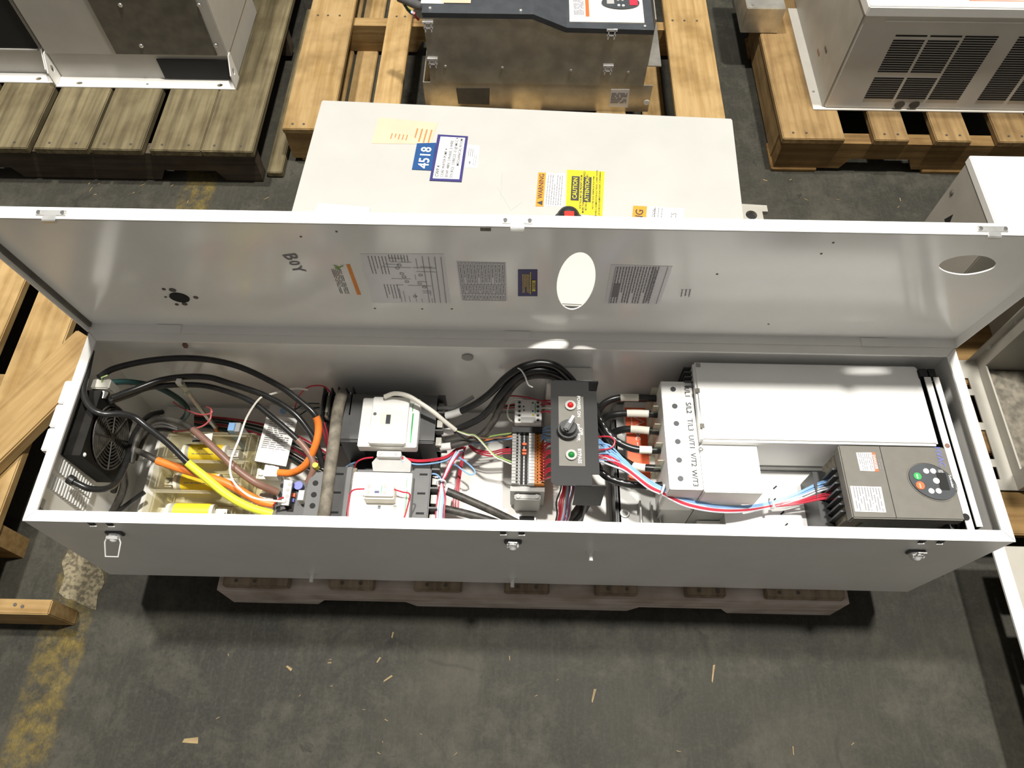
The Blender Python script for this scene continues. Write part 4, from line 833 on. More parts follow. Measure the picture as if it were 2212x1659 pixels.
# ---- standoff rod, ground lug, terminal label
q = PZ(468, 926, ZP+0.01); zt = 0.36
best = min((abs((lambda p: (p-CAM).dot(RT)/(p-CAM).dot(FWD)*FPX+IW/2)(Vector((q.x, q.y, z/1000)))-385), z/1000) for z in range(250, 430, 2)); zt = best[1]
t = thing('standoff_rod', 'upright plastic rod with square metal tip at the back left', 'rod', (q.x, q.y, ZP))
MB().cyl((q.x, q.y, ZP), (q.x, q.y, zt-0.045), 0.0045, 12).build('shaft', 'lug', t, True); MB().cyl((q.x, q.y, zt-0.045), (q.x, q.y, zt-0.012), 0.0065, 12).build('collar', 'glass', t, True); MB().box(q.x-0.005, q.x+0.005, q.y-0.005, q.y+0.005, zt-0.012, zt, bev=0.001).build('tip', 'steel', t); MB().cyl((q.x, q.y, ZP+0.002), (q.x, q.y, ZP+0.018), 0.0054, 10).build('orange_band', 'orange', t, True)
q = PZ(216, 832, 0.405); t = thing('ground_lug', 'silver ground lug in the back left corner above the fan', 'ground lug', (q.x, q.y, 0.365))
MB().box(q.x-0.016, q.x+0.016, q.y-0.006, q.y+0.013, 0.370, 0.405, bev=0.002).build('body', 'lug', t); MB().cyl((q.x, q.y-0.006, 0.387), (q.x, q.y-0.018, 0.385), 0.012, 14).build('barrel', 'chrome', t, True); MB().box(X0+WT-0.0015, q.x-0.016, q.y-0.002, q.y+0.008, 0.372, 0.376).build('strap', 'lug', t); MB().tube([(q.x+0.002, q.y+0.006, 0.405), (q.x+0.004, q.y+0.010, 0.414), (q.x+0.012, q.y+0.016, 0.412)], 0.0014, 6).build('green_tail', 'gwire', t, True)
q = PZ(340, 893, ZP); lg = MB().quad3([PZ(326, 886, ZP+0.001), PZ(352, 886, ZP+0.001), PZ(350, 905, ZP+0.001), PZ(326, 905, ZP+0.001)]).build('plate_label', 'paper', enc); MB().lines(frame(q+Vector((0, -0.004, 0.0025)), (0, 1, 0), (-1, 0, 0)), 0.012, 0.014, 4, 0.4, 130, 0.02).ring(q+Vector((0, -0.004, 0.0025)), (0, 0, 1), 0.009, 0.0105, 0.0003, 4).build('plate_label_print', 'ink', enc)
# ---- cooling fan on the left end
XFN = X0+0.040
q = PX(240, 945, XFN); t = thing('cooling_fan', 'black cooling fan with round wire guard on the left end wall', 'fan', (XFN, q.y, q.z-0.09))
FR = abs(PX(240, 860, XFN).y-PX(240, 1033, XFN).y)/2*0.93
th_ = frame((X0+WT+0.001, q.y, q.z), (0, 1, 0), (0, 0, 1))
v, f = sheet([(-FR*1.08, -FR*1.08), (FR*1.08, -FR*1.08), (FR*1.08, FR*1.08), (-FR*1.08, FR*1.08)], [oval(0, 0, FR*0.97, FR*0.97, 36)], XFN-X0-0.008)
MB().add(v, f, th_).build('frame', 'fanblk', t); MB().cyl((X0+0.006, q.y, q.z), (XFN-0.008, q.y, q.z), FR*0.42, 24).build('hub', 'fanblk', t, True)
MB().cyl((X0+0.004, q.y, q.z), (X0+0.006, q.y, q.z), FR*0.95, 30).build('rear_screen', 'hole', t)
for k in range(5):
    a = k*2*math.pi/5; Tb = Matrix.Translation((XFN-0.024, q.y, q.z)) @ Matrix.Rotation(a, 4, 'X') @ Matrix.Rotation(0.6, 4, 'Y'); MB().box(-0.001, 0.001, FR*0.40, FR*0.92, -FR*0.26, FR*0.26, Tb) .build('blade', 'fanblk', t)
gm = 'cabledust'
for k in range(9): r0 = FR*(0.16+0.105*k); MB().ring((XFN, q.y, q.z), (1, 0, 0), r0-0.0011, r0+0.0011, 0.002, 36).build('guard_ring', gm, t)
for k in range(8):
    a = k*math.pi/4+0.3; d = Vector((0, math.cos(a), math.sin(a))); MB().tube([Vector((XFN+0.002, q.y, q.z))+d*FR*0.1, Vector((XFN+0.002, q.y, q.z))+d*FR*1.02], 0.0013, 6).build('guard_spoke', gm, t)
MB().cyl((XFN, q.y, q.z), (XFN+0.003, q.y, q.z), FR*0.12, 16).build('guard_cap', gm, t)
MB().dome((XFN-0.006, q.y-FR*0.98, q.z+FR*0.9), (1, 0, 0), 0.004, 0.004, 8).build('screw', 'wink', t)
fan_y, fan_z = q.y, q.z
# ---- terminal strip and small relay on rail
zt = 0.262
q = rect(1106, 922, 1176, 1045, zt); t = thing('terminal_strip', 'grey and orange terminal strip left of the black control plate', 'terminal strip', ((q[0]+q[1])/2, (q[2]+q[3])/2, ZP))
N_ = 18; W_ = q[1]-q[0]; pit = (q[3]-q[2])/N_
cols = (('grey_section', 0, 0.22, 'tgrey', 0.0), ('wire_section', 0.22, 0.52, 'tgrey', -0.006), ('marker_section', 0.52, 0.70, 'paper', 0.003), ('orange_section', 0.70, 1.0, 'torange', 0.0))
for nm, a, b, m_, dz in cols:
    f0 = None
    for i in range(N_):
        y = q[2]+i*pit
        if f0 is None: f0 = MB().box(q[0]+a*W_, q[0]+b*W_, y+0.0004, y+pit-0.0004, ZP+0.01, zt+dz).build(nm, m_, t)
        else: dup(f0, t, (0, i*pit, 0))
for a, r, nm, dz in ((0.16, 0.0019, 'screw_hole', 0), (0.305, 0.0026, 'black_socket', -0.006), (0.44, 0.0026, 'black_socket', -0.006), (0.79, 0.0012, 'orange_slot', 0), (0.93, 0.0014, 'orange_slot', 0)):
    f0 = None
    for i in range(N_):
        x = q[0]+a*W_; y = q[2]+(i+0.5)*pit; z = zt+dz
        if f0 is None: f0 = MB().box(x-r, x+r, y-r, y+r, z, z+0.0005).build(nm, 'hole', t)
        else: dup(f0, t, (0, i*pit, 0))
for i in (9, 10, 12): x = q[0]+0.38*W_; y = q[2]+(i+0.5)*pit; MB().box(x-0.004, x+0.004, y-0.002, y+0.002, zt-0.005, zt-0.001).build('bridge_plug', 'warn', t)
MB().box(q[0]-0.002, q[1]+0.001, q[2]-0.010, q[2], ZP+0.008, zt-0.012).build('end_stop', 'tgrey', t); rx0, rx1, ry0 = q[0], q[1], q[2]
t2 = thing('din_rail', 'bare steel mounting rail end with clamp below the terminal strip', 'rail', ((q[0]+q[1])/2, q[2]-0.03, ZP))
mx_ = (q[0]+q[1])/2
MB().box(mx_-0.0175, mx_+0.0175, 0.016, q[3]+0.07, ZP, ZP+0.007).build('rail', 'steel', t2); MB().box(mx_-0.024, mx_+0.024, q[2]-0.022, q[2]-0.0105, ZP+0.0075, zt-0.022, bev=0.002).build('end_clamp', 'tgrey', t2); MB().box(mx_-0.018, mx_+0.018, q[2]-0.062, q[2]-0.054, ZP+0.0079, ZP+0.024, bev=0.001).build('rail_bracket', 'white', t2)
for d in (-0.017, 0.017): MB().cyl((mx_+d, q[2]-0.016, zt-0.022), (mx_+d, q[2]-0.016, zt-0.020), 0.0042, 12).build('clamp_screw', 'tgrey', t2)
MB().box(mx_-0.014, mx_+0.014, q[2]-0.052, q[2]-0.032, ZP+0.0072, ZP+0.0078).build('dark_gap', 'hole', t2); MB().cyl((mx_, q[2]-0.050, ZP+0.008), (mx_, q[2]-0.050, ZP+0.012), 0.005, 6).build('rail_screw', 'steel', t2)
zq = 0.285; q = rect(1112, 863, 1170, 913, zq); t = thing('control_relay', 'small white control relay above the terminal strip', 'relay', ((q[0]+q[1])/2, (q[2]+q[3])/2, ZP))
MB().box(q[0]+0.002, q[1]-0.002, q[2]+0.002, q[3]-0.002, ZP+0.0075, zq-0.02).build('base', 'black', t); MB().box(q[0], q[1], q[2], q[3], zq-0.02, zq, bev=0.001).build('cover', 'white2', t)
MB().box(q[0]-0.004, q[1]+0.002, q[2]-0.012, q[2]-0.0005, zq-0.05, zq-0.016).build('rail_foot', 'black', t)
for px in (1122, 1162):
    for py in (869, 878, 888, 897, 907): hole(px, py, zq, 0.0034, t, 'tgrey', 'terminal_screw', 0.0005); hole(px, py+0.5, zq+0.0005, 0.0018, t, 'hole', 'screw_slot', 0.0003)
pbox(1137, 867, 1147, 884, zq+0.0008, zq, 'window', 'paper', t); pbox(1155.5, 870, 1157, 893, zq+0.0006, zq, 'green_line', 'green', t); pbox(1125, 901, 1157, 913, zq+0.0008, zq, 'rating_label', 'tgrey', t); hole(1152, 897, zq, 0.002, t, 'warny', 'yellow_mark')
for px, py in ((1131, 878), (1151, 870), (1132, 886), (1151, 888)): pbox(px-1.5, py-1.5, px+1.5, py+1.5, zq+0.0006, zq, 'indicator', 'ink', t)
# raised white bracket behind the control plate and thin overlay plate
o = MB().box(PZ(1183, 815, 0.36).x, PZ(1283, 815, 0.36).x, 0.300, D-WT-0.001, ZP, 0.352, bev=0.002).build('support_bracket', 'white'); tag(o, 'white box bracket on the back wall behind the black control plate', 'bracket')
MB().box(PZ(1116, 1000, ZP).x, PZ(1312, 1000, ZP).x, 0.013, 0.331, ZP+0.0002, ZP+0.002).build('overlay_plate', 'white', enc)
for px, py in ((1140, 841), (1096, 969)): hole(px, py, ZP+0.002, 0.004, enc, name='plate_hole')
# ---- black control plate
zc = 0.420
t = thing('control_plate', 'black control plate with red lamp, selector knob and green lamp', 'control panel', (0.852, 0.18, ZP))
q = rect(1190, 822, 1292, 1049, zc); CX0, CX1, CY0, CY1 = q
out = [(CX0+0.006, CY0), (CX1-0.013, CY0), (CX1-0.013, CY0+0.020), (CX1, CY0+0.020), (CX1, CY1-0.020), (CX1-0.013, CY1-0.020), (CX1-0.013, CY1), (CX0+0.006, CY1), (CX0, CY1-0.006), (CX0, CY0+0.006)]
v, f = sheet(out, [], 0.002); MB().add(v, f, Matrix.Translation((0, 0, zc-0.002))).build('face_plate', 'plate', t)
MB().box(CX0+0.045, CX1+0.004, CY1-0.002, CY1, zc-0.10, zc).build('bracket', 'plate', t); MB().box(CX0+0.040, CX1+0.010, CY0, CY0+0.002, zc-0.09, zc).build('bracket', 'plate', t)
MB().box(CX0+0.045, CX0+0.049, CY1-0.06, CY1-0.002, ZP, zc-0.002).build('post', 'plate', t); MB().box(CX1-0.016, CX1-0.012, CY0+0.002, CY0+0.05, ZP, zc-0.002).build('post', 'plate', t)
q2 = rect(1207, 857, 1262, 1007, zc); MB().box(q2[0], q2[1], q2[2], q2[3], zc, zc+0.0008).build('legend_plate', 'beige2', t)
for px, py, m_, nm in ((1232, 877, 'redlamp', 'red_lamp'), (1234, 984, 'grnlamp', 'green_lamp')):
    p = PZ(px, py, zc+0.001); lp = MB().ring(p, (0, 0, 1), 0.0055, 0.0090, 0.004, 22).build(nm, 'tgrey', t, True); MB().dome(p, (0, 0, 1), 0.0062, 0.009, 16).build('lens', m_, lp, True)
p = PZ(1226, 932, zc+0.001); sw = MB().cyl(p, p+Vector((0, 0, 0.010)), 0.0175, 28, 0.0165).build('selector_switch', 'black', t, True)
MB().cyl(p+Vector((0, 0, 0.010)), p+Vector((0, 0, 0.020)), 0.0135, 24, 0.0125).build('knob', 'black', sw, True)
Tk = Matrix.Translation(p+Vector((0.001, 0.001, 0.020))) @ Matrix.Rotation(math.radians(62), 4, 'Z'); MB().box(-0.013, 0.014, -0.0045, 0.0045, 0, 0.010, Tk, bev=0.002).build('grip', 'dkgrey', sw); MB().box(0.000, 0.0145, -0.0022, 0.0022, 0.010, 0.0108, Tk).build('pointer', 'wink', sw)
tx = MB(); zt_ = zc+0.0012
for st, px, py, sz in (('POWER ON', 1250, 878, 0.0075), ('OFF', 1255, 932, 0.0075), ('AFC  BYP.', 1249, 934, 0.0075), ('BYPASS', 1252, 985, 0.0080)): tx.text(st, sz, frame(PZ(px, py, zt_), (0, -1, 0), (1, 0, 0)))
tx.build('lettering', 'wink', t)
# ---- main drive
t = thing('motor_drive', 'large white drive with black terminal cables at the right of the enclosure', 'drive', (1.2, 0.17, ZP))
zt = 0.385
q = rect(1437, 824, 1507, 1057, zt); TX0, TX1, TY0, TY1 = q
tc = MB().box(TX0, TX1, TY0, TY1, 0.285, zt, bev=0.0012).build('terminal_cover', 'drivewhite', t)
for px, py in ((1454, 841), (1457.5, 877.5), (1461, 915), (1464, 954), (1467, 994), (1470, 1034)): hole(px, py, zt, 0.0048, tc, 'slate', 'access_hole')
ls = MB().box(TX0+0.034, TX1-0.002, TY0+0.004, TY1-0.003, zt, zt+0.0006).build('label_strip', 'paper', tc)
for st, px, py in (('R/L1', 1484, 846), ('S/L2', 1487.5, 881), ('T/L3', 1491, 918), ('U/T1', 1494, 955), ('V/T2', 1498, 993), ('W/T3', 1501, 1033)): MB().text(st, 0.0125, frame(PZ(px, py, zt+0.0012), (0, -1, 0), (1, 0, 0))).build('lettering', 'ink', tc)
zb = 0.402
BX0 = TX1+0.001; qb = rect(1492, 772, 2003, 957, zb); BX1 = qb[1]; BY0 = PZ(1700, 955, zb).y; BY1 = 0.3245
MB().box(BX0, BX1, BY0, BY1, 0.30, zb, bev=0.004).build('main_cover', 'drivewhite', t)
MB().box(BX0+0.002, BX1, BY0-0.002, BY1+0.002, ZP+0.004, 0.30).build('heat_sink_body', 'cast', t)
ql = rect(1509, 938, 1640, 1063, zt); MB().box(BX0, ql[1], PZ(1570, 1064, zt).y, BY0-0.0005, 0.330, zt+0.001, bev=0.0015).build('conduit_cover', 'drivewhite', t); LY0 = PZ(1570, 1064, zt).y
MB().box(BX0+0.010, ql[1]-0.012, LY0+0.012, BY0, ZP+0.002, 0.330).build('conduit_box', 'cast', t)
for px, py in ((1514, 971),): p = PZ(px, py, zt+0.001); MB().dome(p, (0, 0, 1), 0.0045, 0.003, 10).build('screw', 'steel', t)
for px, py in ((1506, 844), (1516, 920)): p = PZ(px, py, zb); MB().box(p.x-0.003, p.x+0.004, p.y-0.004, p.y+0.004, zb, zb+0.0015).build('clip', 'darkpanel', t)
p = PZ(1508, 789, zb); MB().box(p.x-0.004, p.x+0.004, p.y-0.004, p.y+0.004, zb, zb+0.0005).build('square_mark', 'tgrey', t)
fn = None
for i in range(5):
    y = BY1-0.004-i*0.0095
    if fn is None: fn = MB().box(BX0-0.014, BX0+0.001, y-0.002, y, ZP+0.03, zb-0.012).build('fin', 'dkgrey', t)
    else: dup(fn, t, (0, -i*0.0095, 0))
fn = None
for i in range(6):
    p = PZ(1492, 1100, 0.20); y = 0.016+i*0.008
    if fn is None: fn = MB().box(p.x-0.014, p.x+0.012, y, y+0.002, ZP+0.002, 0.225).build('fin', 'dkgrey', t)
    else: dup(fn, t, (0, i*0.008, 0))
MB().box(PZ(1566, 1115, 0.285).x, PZ(1815, 1080, 0.285).x, 0.020, BY0-0.003, 0.2825, 0.285).build('lower_cover', 'drivewhite', t); MB().box(PZ(1566, 1115, 0.285).x+0.01, PZ(1815, 1080, 0.285).x-0.03, 0.03, BY0-0.012, ZP+0.001, 0.2824).build('lower_housing', 'cast', t)
MB().box(PZ(1505, 1120, 0.215).x, PZ(1560, 1120, 0.215).x, 0.014, LY0+0.01, ZP, 0.215).build('side_block', 'drivewhite', t)
# cable entry casting and warning label
q = rect(1331, 818, 1440, 1125, 0.235); MB().box(q[0], TX0+0.01, 0.018, min(q[3], 0.325), ZP+0.0005, 0.235, bev=0.003).build('casting', 'cast', t)
MB().box(TX0+0.004, BX0+0.004, TY0+0.002, TY1-0.002, ZP+0.0005, 0.285).build('terminal_base', 'cast', t)
p0 = rect(1329, 822, 1368, 858, 0.245); MB().box(p0[0], p0[1], p0[2], min(p0[3], 0.33), 0.235, 0.245, bev=0.001).build('lifting_lug', 'tgrey', t); MB().cyl(PZ(1345, 844, 0.245), PZ(1345, 844, 0.245)+Vector((0, 0, 0.006)), 0.0062, 8).build('bolt', 'chrome', t); MB().cyl(PZ(1355, 830, 0.245), PZ(1355, 830, 0.245)+Vector((0, 0, 0.005)), 0.004, 8).build('bolt', 'chrome', t)
q = rect(1354, 878, 1400, 1038, 0.258); wl = MB().box(q[0], q[1]+0.022, q[2]-0.004, q[3]+0.010, 0.235, 0.2578, bev=0.001).build('busbar_cover', 'white2', t)
MB().box(q[0], q[1], q[2], q[3]-0.003, 0.2578, 0.2584).build('warning_label', 'warn', t)
p = PZ(1378, 911, 0.2588); wm = MB()
for a, b in (((-0.012, 0.012), (-0.012, -0.012)), ((-0.012, -0.012), (0.012, 0)), ((0.012, 0), (-0.012, 0.012))): wm.tube([p+Vector((a[0], a[1], 0)), p+Vector((b[0], b[1], 0))], 0.0007, 4)
wm.text('DC ---', 0.013, frame(PZ(1378, 950, 0.2588), (0, -1, 0), (1, 0, 0))).build('lettering', 'wink', t)
tx = MB()
for st, px, py in (('PA/+', 1409, 874), ('PC/-', 1412, 950), ('L-', 1415, 1022)): tx.text(st, 0.006, frame(PZ(px, py, 0.2584), (0, -1, 0), (1, 0, 0)))
tx.build('terminal_marks', 'ink', t)
p = PZ(1350, 1107, 0.24); MB().ring((p.x, p.y, 0.235), (0, 0, 1), 0.0, 0.0085, 0.004, 18).build('boss', 'cast', t, True); MB().cyl((p.x, p.y, 0.239), (p.x, p.y, 0.243), 0.0048, 12).build('bolt', 'chrome', t, True)
for px in (1384, 1408, 1432): x = PZ(px, 1105, 0.25).x; MB().box(x-0.0012, x+0.0012, 0.020, PZ(1400, 1082, 0.25).y, 0.234, 0.252).build('rib', 'cast', t)
for py in (877, 915, 953, 993, 1030): y = PZ(1436, py-18, 0.33).y; MB().box(TX0-0.012, TX0, y-0.001, y+0.001, 0.285, 0.365).build('barrier', 'glass', t)
MB().box(PZ(1327, 1045, 0.23).x, PZ(1342, 1045, 0.23).x, 0.016, PZ(1335, 905, 0.23).y, ZP+0.003, 0.232, bev=0.003).build('cable_gland_bar', 'black', t)
# ---- rails at the right end
zr_ = 0.405
for k, (pa, pb, yf_, lab) in enumerate(((2019, 2033, 0.020, 'white painted rail beside the keypad unit at the right end'), (2039, 2051, 0.032, 'white painted rail nearest the right end wall of the enclosure'))):
    xa, xb = PZ(pa, 893, zr_).x, PZ(pb, 893, zr_).x; t = thing('mounting_rail', lab, 'rail', ((xa+xb)/2, 0.17, ZP))
    MB().box(xa, xb, yf_, 0.300, zr_-0.002, zr_).build('channel', 'white', t); MB().box(xb-0.0025, xb-0.0008, yf_, 0.300, ZP, zr_-0.0021).build('web', 'black', t); MB().box(xa, xb-0.003, yf_+0.01, yf_+0.012, ZP, zr_-0.0021).build('leg', 'black', t); MB().box(xa-0.006, xb-0.004, 0.3005, 0.316, ZP, zr_+0.001).build('end_bracket', 'black', t)  # black web colour paints the shade of the gap between the rails
    if k == 0: hole(2046, 963, zr_, 0.0042, t, 'brown', 'rivet', 0.0008); MB().box(xa-0.008, xa-0.0004, 0.025, 0.30, ZP, zr_-0.03).build('gap_shade', 'slate', t); hole(2086, 1117, zr_, 0.006, t, 'hole', 'notch', 0.0006)  # slate strip paints the shaded gap left of the first rail
# ---- keypad unit
zk = 0.420
q = rect(1827, 964, 2062, 1121, zk); KX0, KX1, KY0, KY1 = q
t = thing('keypad_unit', 'beige control unit with oval keypad and labels near the right end', 'control unit', ((KX0+KX1)/2, (KY0+KY1)/2, ZP))
MB().box(KX0, KX1, KY0, KY1, zk-0.022, zk, bev=0.002).build('cover', 'beige2', t)
sx_ = PZ(1918, 1041, zk).x; MB().box(sx_-0.0005, sx_+0.0005, KY0+0.001, KY1-0.001, zk, zk+0.0003).build('cover_seam', 'hole', t)
MB().box(KX0+0.004, KX1-0.006, KY0+0.008, KY1-0.004, zk-0.085, zk-0.022).build('housing', 'bar', t); MB().box(KX0+0.03, KX1-0.02, KY0+0.004, KY0+0.008, zk-0.085, zk-0.026).build('circuit_board', 'pcb', t)
MB().box(KX0-0.018, KX0+0.004, KY0+0.002, KY1-0.016, 0.2855, zk-0.075).build('terminal_bay', 'black', t); MB().box(PZ(1815, 1080, 0.285).x+0.002, KX1-0.02, KY0+0.006, KY1-0.006, ZP+0.001, zk-0.085).build('base', 'slate', t)
for i in range(7): y = KY0+0.018+i*0.012; MB().box(KX0-0.006, KX0+0.0038, y, y+0.003, zk-0.075, zk-0.024).build('vent_rib', 'slate', t)
for px, py in ((1797, 985), (1798, 1113)): p = PZ(px, py, 0.30); MB().ring((p.x, p.y, 0.2855), (0, 0, 1), 0.004, 0.011, 0.003, 18).build('mounting_foot', 'white2', t, True)
dl = [(1849, 978), (1887, 978), (1894, 1018), (1858, 1017)]; s = MB().quad3([PZ(x, y, zk) for x, y in dl], 0.0005).build('danger_label', 'paper', t); T_, w, h = sframe(dl, zk, False); MB().lines(T_, w*0.9, h*0.9, 8, 0.3, 140, 0.008).build('fine_print', 'ink2', s)
db = [(1882, 978), (1889, 978), (1898, 1019), (1890, 1019)]; s = MB().quad3([PZ(x, y, zk) for x, y in db], 0.0008).build('danger_band', 'warn', t); T_, w, h = sframe(db, zk, False); MB().text('DANGER', 0.0062, T_).build('lettering', 'wink', s)
wl_ = [(1836, 1050), (1903, 1052), (1914, 1107), (1847, 1105)]; s = MB().quad3([PZ(x, y, zk) for x, y in wl_], 0.0005).build('wiring_label', 'paper', t); T_, w, h = sframe(wl_, zk, False); MB().lines(T_, w*0.93, h*0.9, 10, 0.3, 141, 0.02).build('fine_print', 'ink2', s)
MB().lines(frame(PZ(1902, 1003, zk+0.0006), (0, -1, 0), (1, 0, 0)), 0.018, 0.007, 2, 0.4, 142, 0.006).build('model_print', 'ink2', t)
MB().text('HVAC', 0.0132, frame(PZ(2030, 987, zk+0.0006), (0, -1, 0), (1, 0, 0))).build('lettering', 'hblue', t)
p = PZ(2013, 1041, zk); ko = MB().prism(oval(0, 0, 0.0365, 0.0285, 44, math.radians(-28)), 0.002, Matrix.Translation(p)).build('keypad', 'slate', t)
MB().ring(p+Vector((0, 0, -0.0002)), (0, 0, 1), 0.030, 0.0308, 0.0012, 40, 1.27, (math.cos(math.radians(-28)), math.sin(math.radians(-28)), 0)).build('keypad_rim', 'beige2', ko)
for px, py, r, m_ in ((1981.5, 1029, 0.0062, 'green'), (1987.5, 1049, 0.0068, 'warn'), (2000, 1018, 0.0045, 'white2'), (2015, 1018, 0.0045, 'white2'), (2022, 1039, 0.005, 'white2'), (2011.5, 1061, 0.0045, 'white2'), (2027, 1061, 0.0045, 'white2')):
    b = PZ(px, py, zk+0.002); MB().cyl(b, b+Vector((0, 0, 0.0012)), r, 16).build('button', m_, ko, True)
a = PZ(2037, 1040, zk+0.002); MB().box(a.x-0.0075, a.x+0.0075, a.y-0.0145, a.y+0.0145, zk+0.002, zk+0.0026).build('display', 'hole', ko)
MB().text('RUN', 0.0035, frame(PZ(1981.5, 1029, zk+0.0036), (0, -1, 0), (1, 0, 0))).text('STOP', 0.0032, frame(PZ(1987.5, 1049, zk+0.0036), (0, -1, 0), (1, 0, 0))).text('Schneider', 0.0055, frame(PZ(2055, 1040, zk+0.0026), (0, -1, 0), (1, 0, 0))).lines(frame(PZ(2032, 1018, zk+0.0026), (1, 0, 0), (0, 1, 0)), 0.008, 0.005, 3, 0.3, 150, 0.006).build('lettering', 'wink', ko)

# ================================================================ CABLES AND WIRES
def cable(name, label, pts, r, m, cat='cable', group=None, sleeves=(), n=10, seg=7):
    P = [PZ(*p) for p in pts]; C = curve(P, seg); o = MB().tube(C, r, n).build(name, m, None, True); tag(o, label, cat, group)
    for i0, i1, sm, rs, nm in sleeves:
        a, b = int(round(i0*seg)), int(round(i1*seg)); MB().tube(C[a:b+1], r*rs, n).build(nm, sm, o, True)
    return o
RB = 0.0056
BG = 'heavy black power cables'
cable('power_cable', 'black cable in the highest arch over the fuse block, ending in orange sleeve', [(214, 815, .41), (250, 795, .395), (330, 778, .385), (420, 774, .385), (510, 790, .38), (600, 832, .37), (650, 868, .36), (680, 896, .35), (688, 925, .335), (681, 963, .32), (661, 1003, .295), (632, 1021, .27), (602, 1021, .262)], RB, 'cable', group=BG, sleeves=((7.2, 12, 'orange', 1.22, 'orange_sleeve'),))
cable('power_cable', 'black cable in the second arch from the back ending behind the jumper bar', [(240, 860, .395), (290, 842, .38), (345, 822, .37), (398, 814, .365), (450, 815, .365), (492, 827, .365), (574, 855, .355), (632, 890, .345), (665, 928, .33), (684, 963, .315), (698, 1010, .29)], RB, 'cable', group=BG)
cable('power_cable', 'black cable in the third arch from the back ending in brown sleeve', [(235, 868, .39), (280, 853, .375), (327, 836, .36), (411, 831, .35), (468, 839, .35), (538, 865, .345), (586, 900, .335), (643, 950, .32), (670, 984, .31), (677, 1012, .30), (665, 1043, .285)], RB*0.95, 'cable', group=BG, sleeves=((7, 10, 'brown', 1.1, 'brown_sleeve'),))
cable('power_cable', 'dark green black cable bending down by the standoff rod', [(236, 826, .39), (280, 825, .37), (339, 836, .335), (386, 862, .30), (405, 886, .26), (396, 905, .20), (384, 912, .178)], RB*0.95, 'dgreen', group=BG)
cable('power_cable', 'black cable running over the fan and ending in long yellow sleeve', [(197, 758, .425), (188, 803, .425), (180, 845, .425), (194, 879, .425), (221, 894, .422), (260, 894, .41), (291, 902, .395), (315, 920, .385), (364, 959, .36), (405, 999, .34), (444, 1031, .325), (491, 1069, .315), (538, 1095, .30), (588, 1110, .285)], RB, 'cable', group=BG, sleeves=((9, 13, 'yellowg', 1.28, 'yellow_sleeve'),))
cable('power_cable', 'dusty black cable crossing the rear fuse in brown sleeve', [(283, 1000, .29), (298, 945, .30), (320, 915, .31), (346, 905, .315), (382, 910, .315), (416, 928, .315), (468, 973, .315), (505, 1008, .31), (550, 1041, .30), (600, 1064, .275)], RB, 'cabledust', group=BG, sleeves=((5, 9, 'brown', 1.15, 'brown_sleeve'),))
cable('power_cable', 'black cable crossing the middle fuse in orange sleeve', [(245, 1062, .23), (262, 1010, .27), (286, 975, .29), (315, 982, .30), (340, 995, .30), (393, 1013, .30), (444, 1029, .30), (491, 1045, .30), (538, 1071, .29), (562, 1083, .28), (592, 1090, .272)], RB, 'cabledust', group=BG, sleeves=((4, 10, 'orange', 1.3, 'orange_sleeve'),))
cable('power_cable', 'black cable with frayed end pointing left beside the louvres', [(148, 1034, .385), (170, 1046, .38), (196, 1056, .37), (232, 1055, .35), (255, 1037, .33), (273, 998, .305), (289, 940, .28), (320, 900, .25), (350, 890, .22)], RB*0.95, 'cable', group=BG, sleeves=((0, 0.6, 'black', 1.5, 'frayed_end'),))
cable('power_cable', 'black cable hanging below the fan toward the front left corner', [(262, 1000, .26), (268, 1050, .235), (252, 1090, .21), (240, 1112, .185)], RB*1.3, 'cabledust', group=BG)
cable('power_cable', 'short black cable at the front rim left of the fuse block', [(250, 1108, .20), (275, 1090, .21), (312, 1063, .215)], RB*0.8, 'cable', group=BG)
for k, (d, lab) in enumerate(((0, 'outer'), (8, 'middle'), (16, 'inner'))):
    cable('coiled_cable', 'dusty dark cable in the %s coil left of the fuse block' % lab, [(276+d, 995, .25), (296+d, 950-d*0.2, .262), (322+d*0.5, 922+d*0.5, .27), (352, 915+d*0.8, .27), (384, 925+d*0.5, .262)], RB*0.7, 'cabledust', 'cable', 'coiled dusty cables')
cable('white_wire', 'thin cream wire looping over the fuse block to the overload relay', [(665, 842, .345), (632, 840, .35), (581, 853, .355), (560, 862, .355), (534, 900, .345), (517, 947, .335), (499, 994, .33), (499, 1027, .325), (515, 1053, .322), (550, 1076, .315), (615, 1084, .296)], 0.0019, 'wwire', 'wire', n=6)
RG = 'thin red control wires'
def wire(label, pts, m='red', group=RG, r=0.0015, name='control_wire'): return cable(name, label, pts, r, m, 'wire', group, n=6, seg=6)
wire('red wire arching from the control fuse holder to the back wall', [(714, 848, .31), (700, 835, .33), (680, 833, .335), (661, 839, .33), (645, 858, .30), (636, 885, .24)])
wire('faded red wire curving past the standoff rod', [(374, 868, .25), (393, 881, .27), (430, 895, .29), (455, 893, .30), (456, 884, .30), (446, 878, .29)], 'pink')
wire('faded red wire dropping onto the rear edge of the fuse block', [(456, 886, .30), (454, 905, .30), (440, 919, .295), (419, 926, .29), (400, 930, .285), (374, 932, .282)], 'pink')
for k, (dy, m_, lab) in enumerate(((0, 'red', 'red'), (10, 'black', 'black'), (22, 'dgreen', 'dark green'), (34, 'red', 'lower red'), (48, 'black', 'lower black'), (58, 'dgreen', 'lower dark green'))):
    wire('%s wire along the mounting plate behind the fuse block' % lab, [(420, 898+dy*0.35, ZP+.012), (500, 905+dy*0.5, ZP+.014), (560, 915+dy*0.7, ZP+.013), (620, 932+dy*0.9, ZP+.012), (668, 955+dy, ZP+.012), (715, 985+dy*0.8, ZP+.010)], m_, 'wires along the back of the plate', 0.0022)
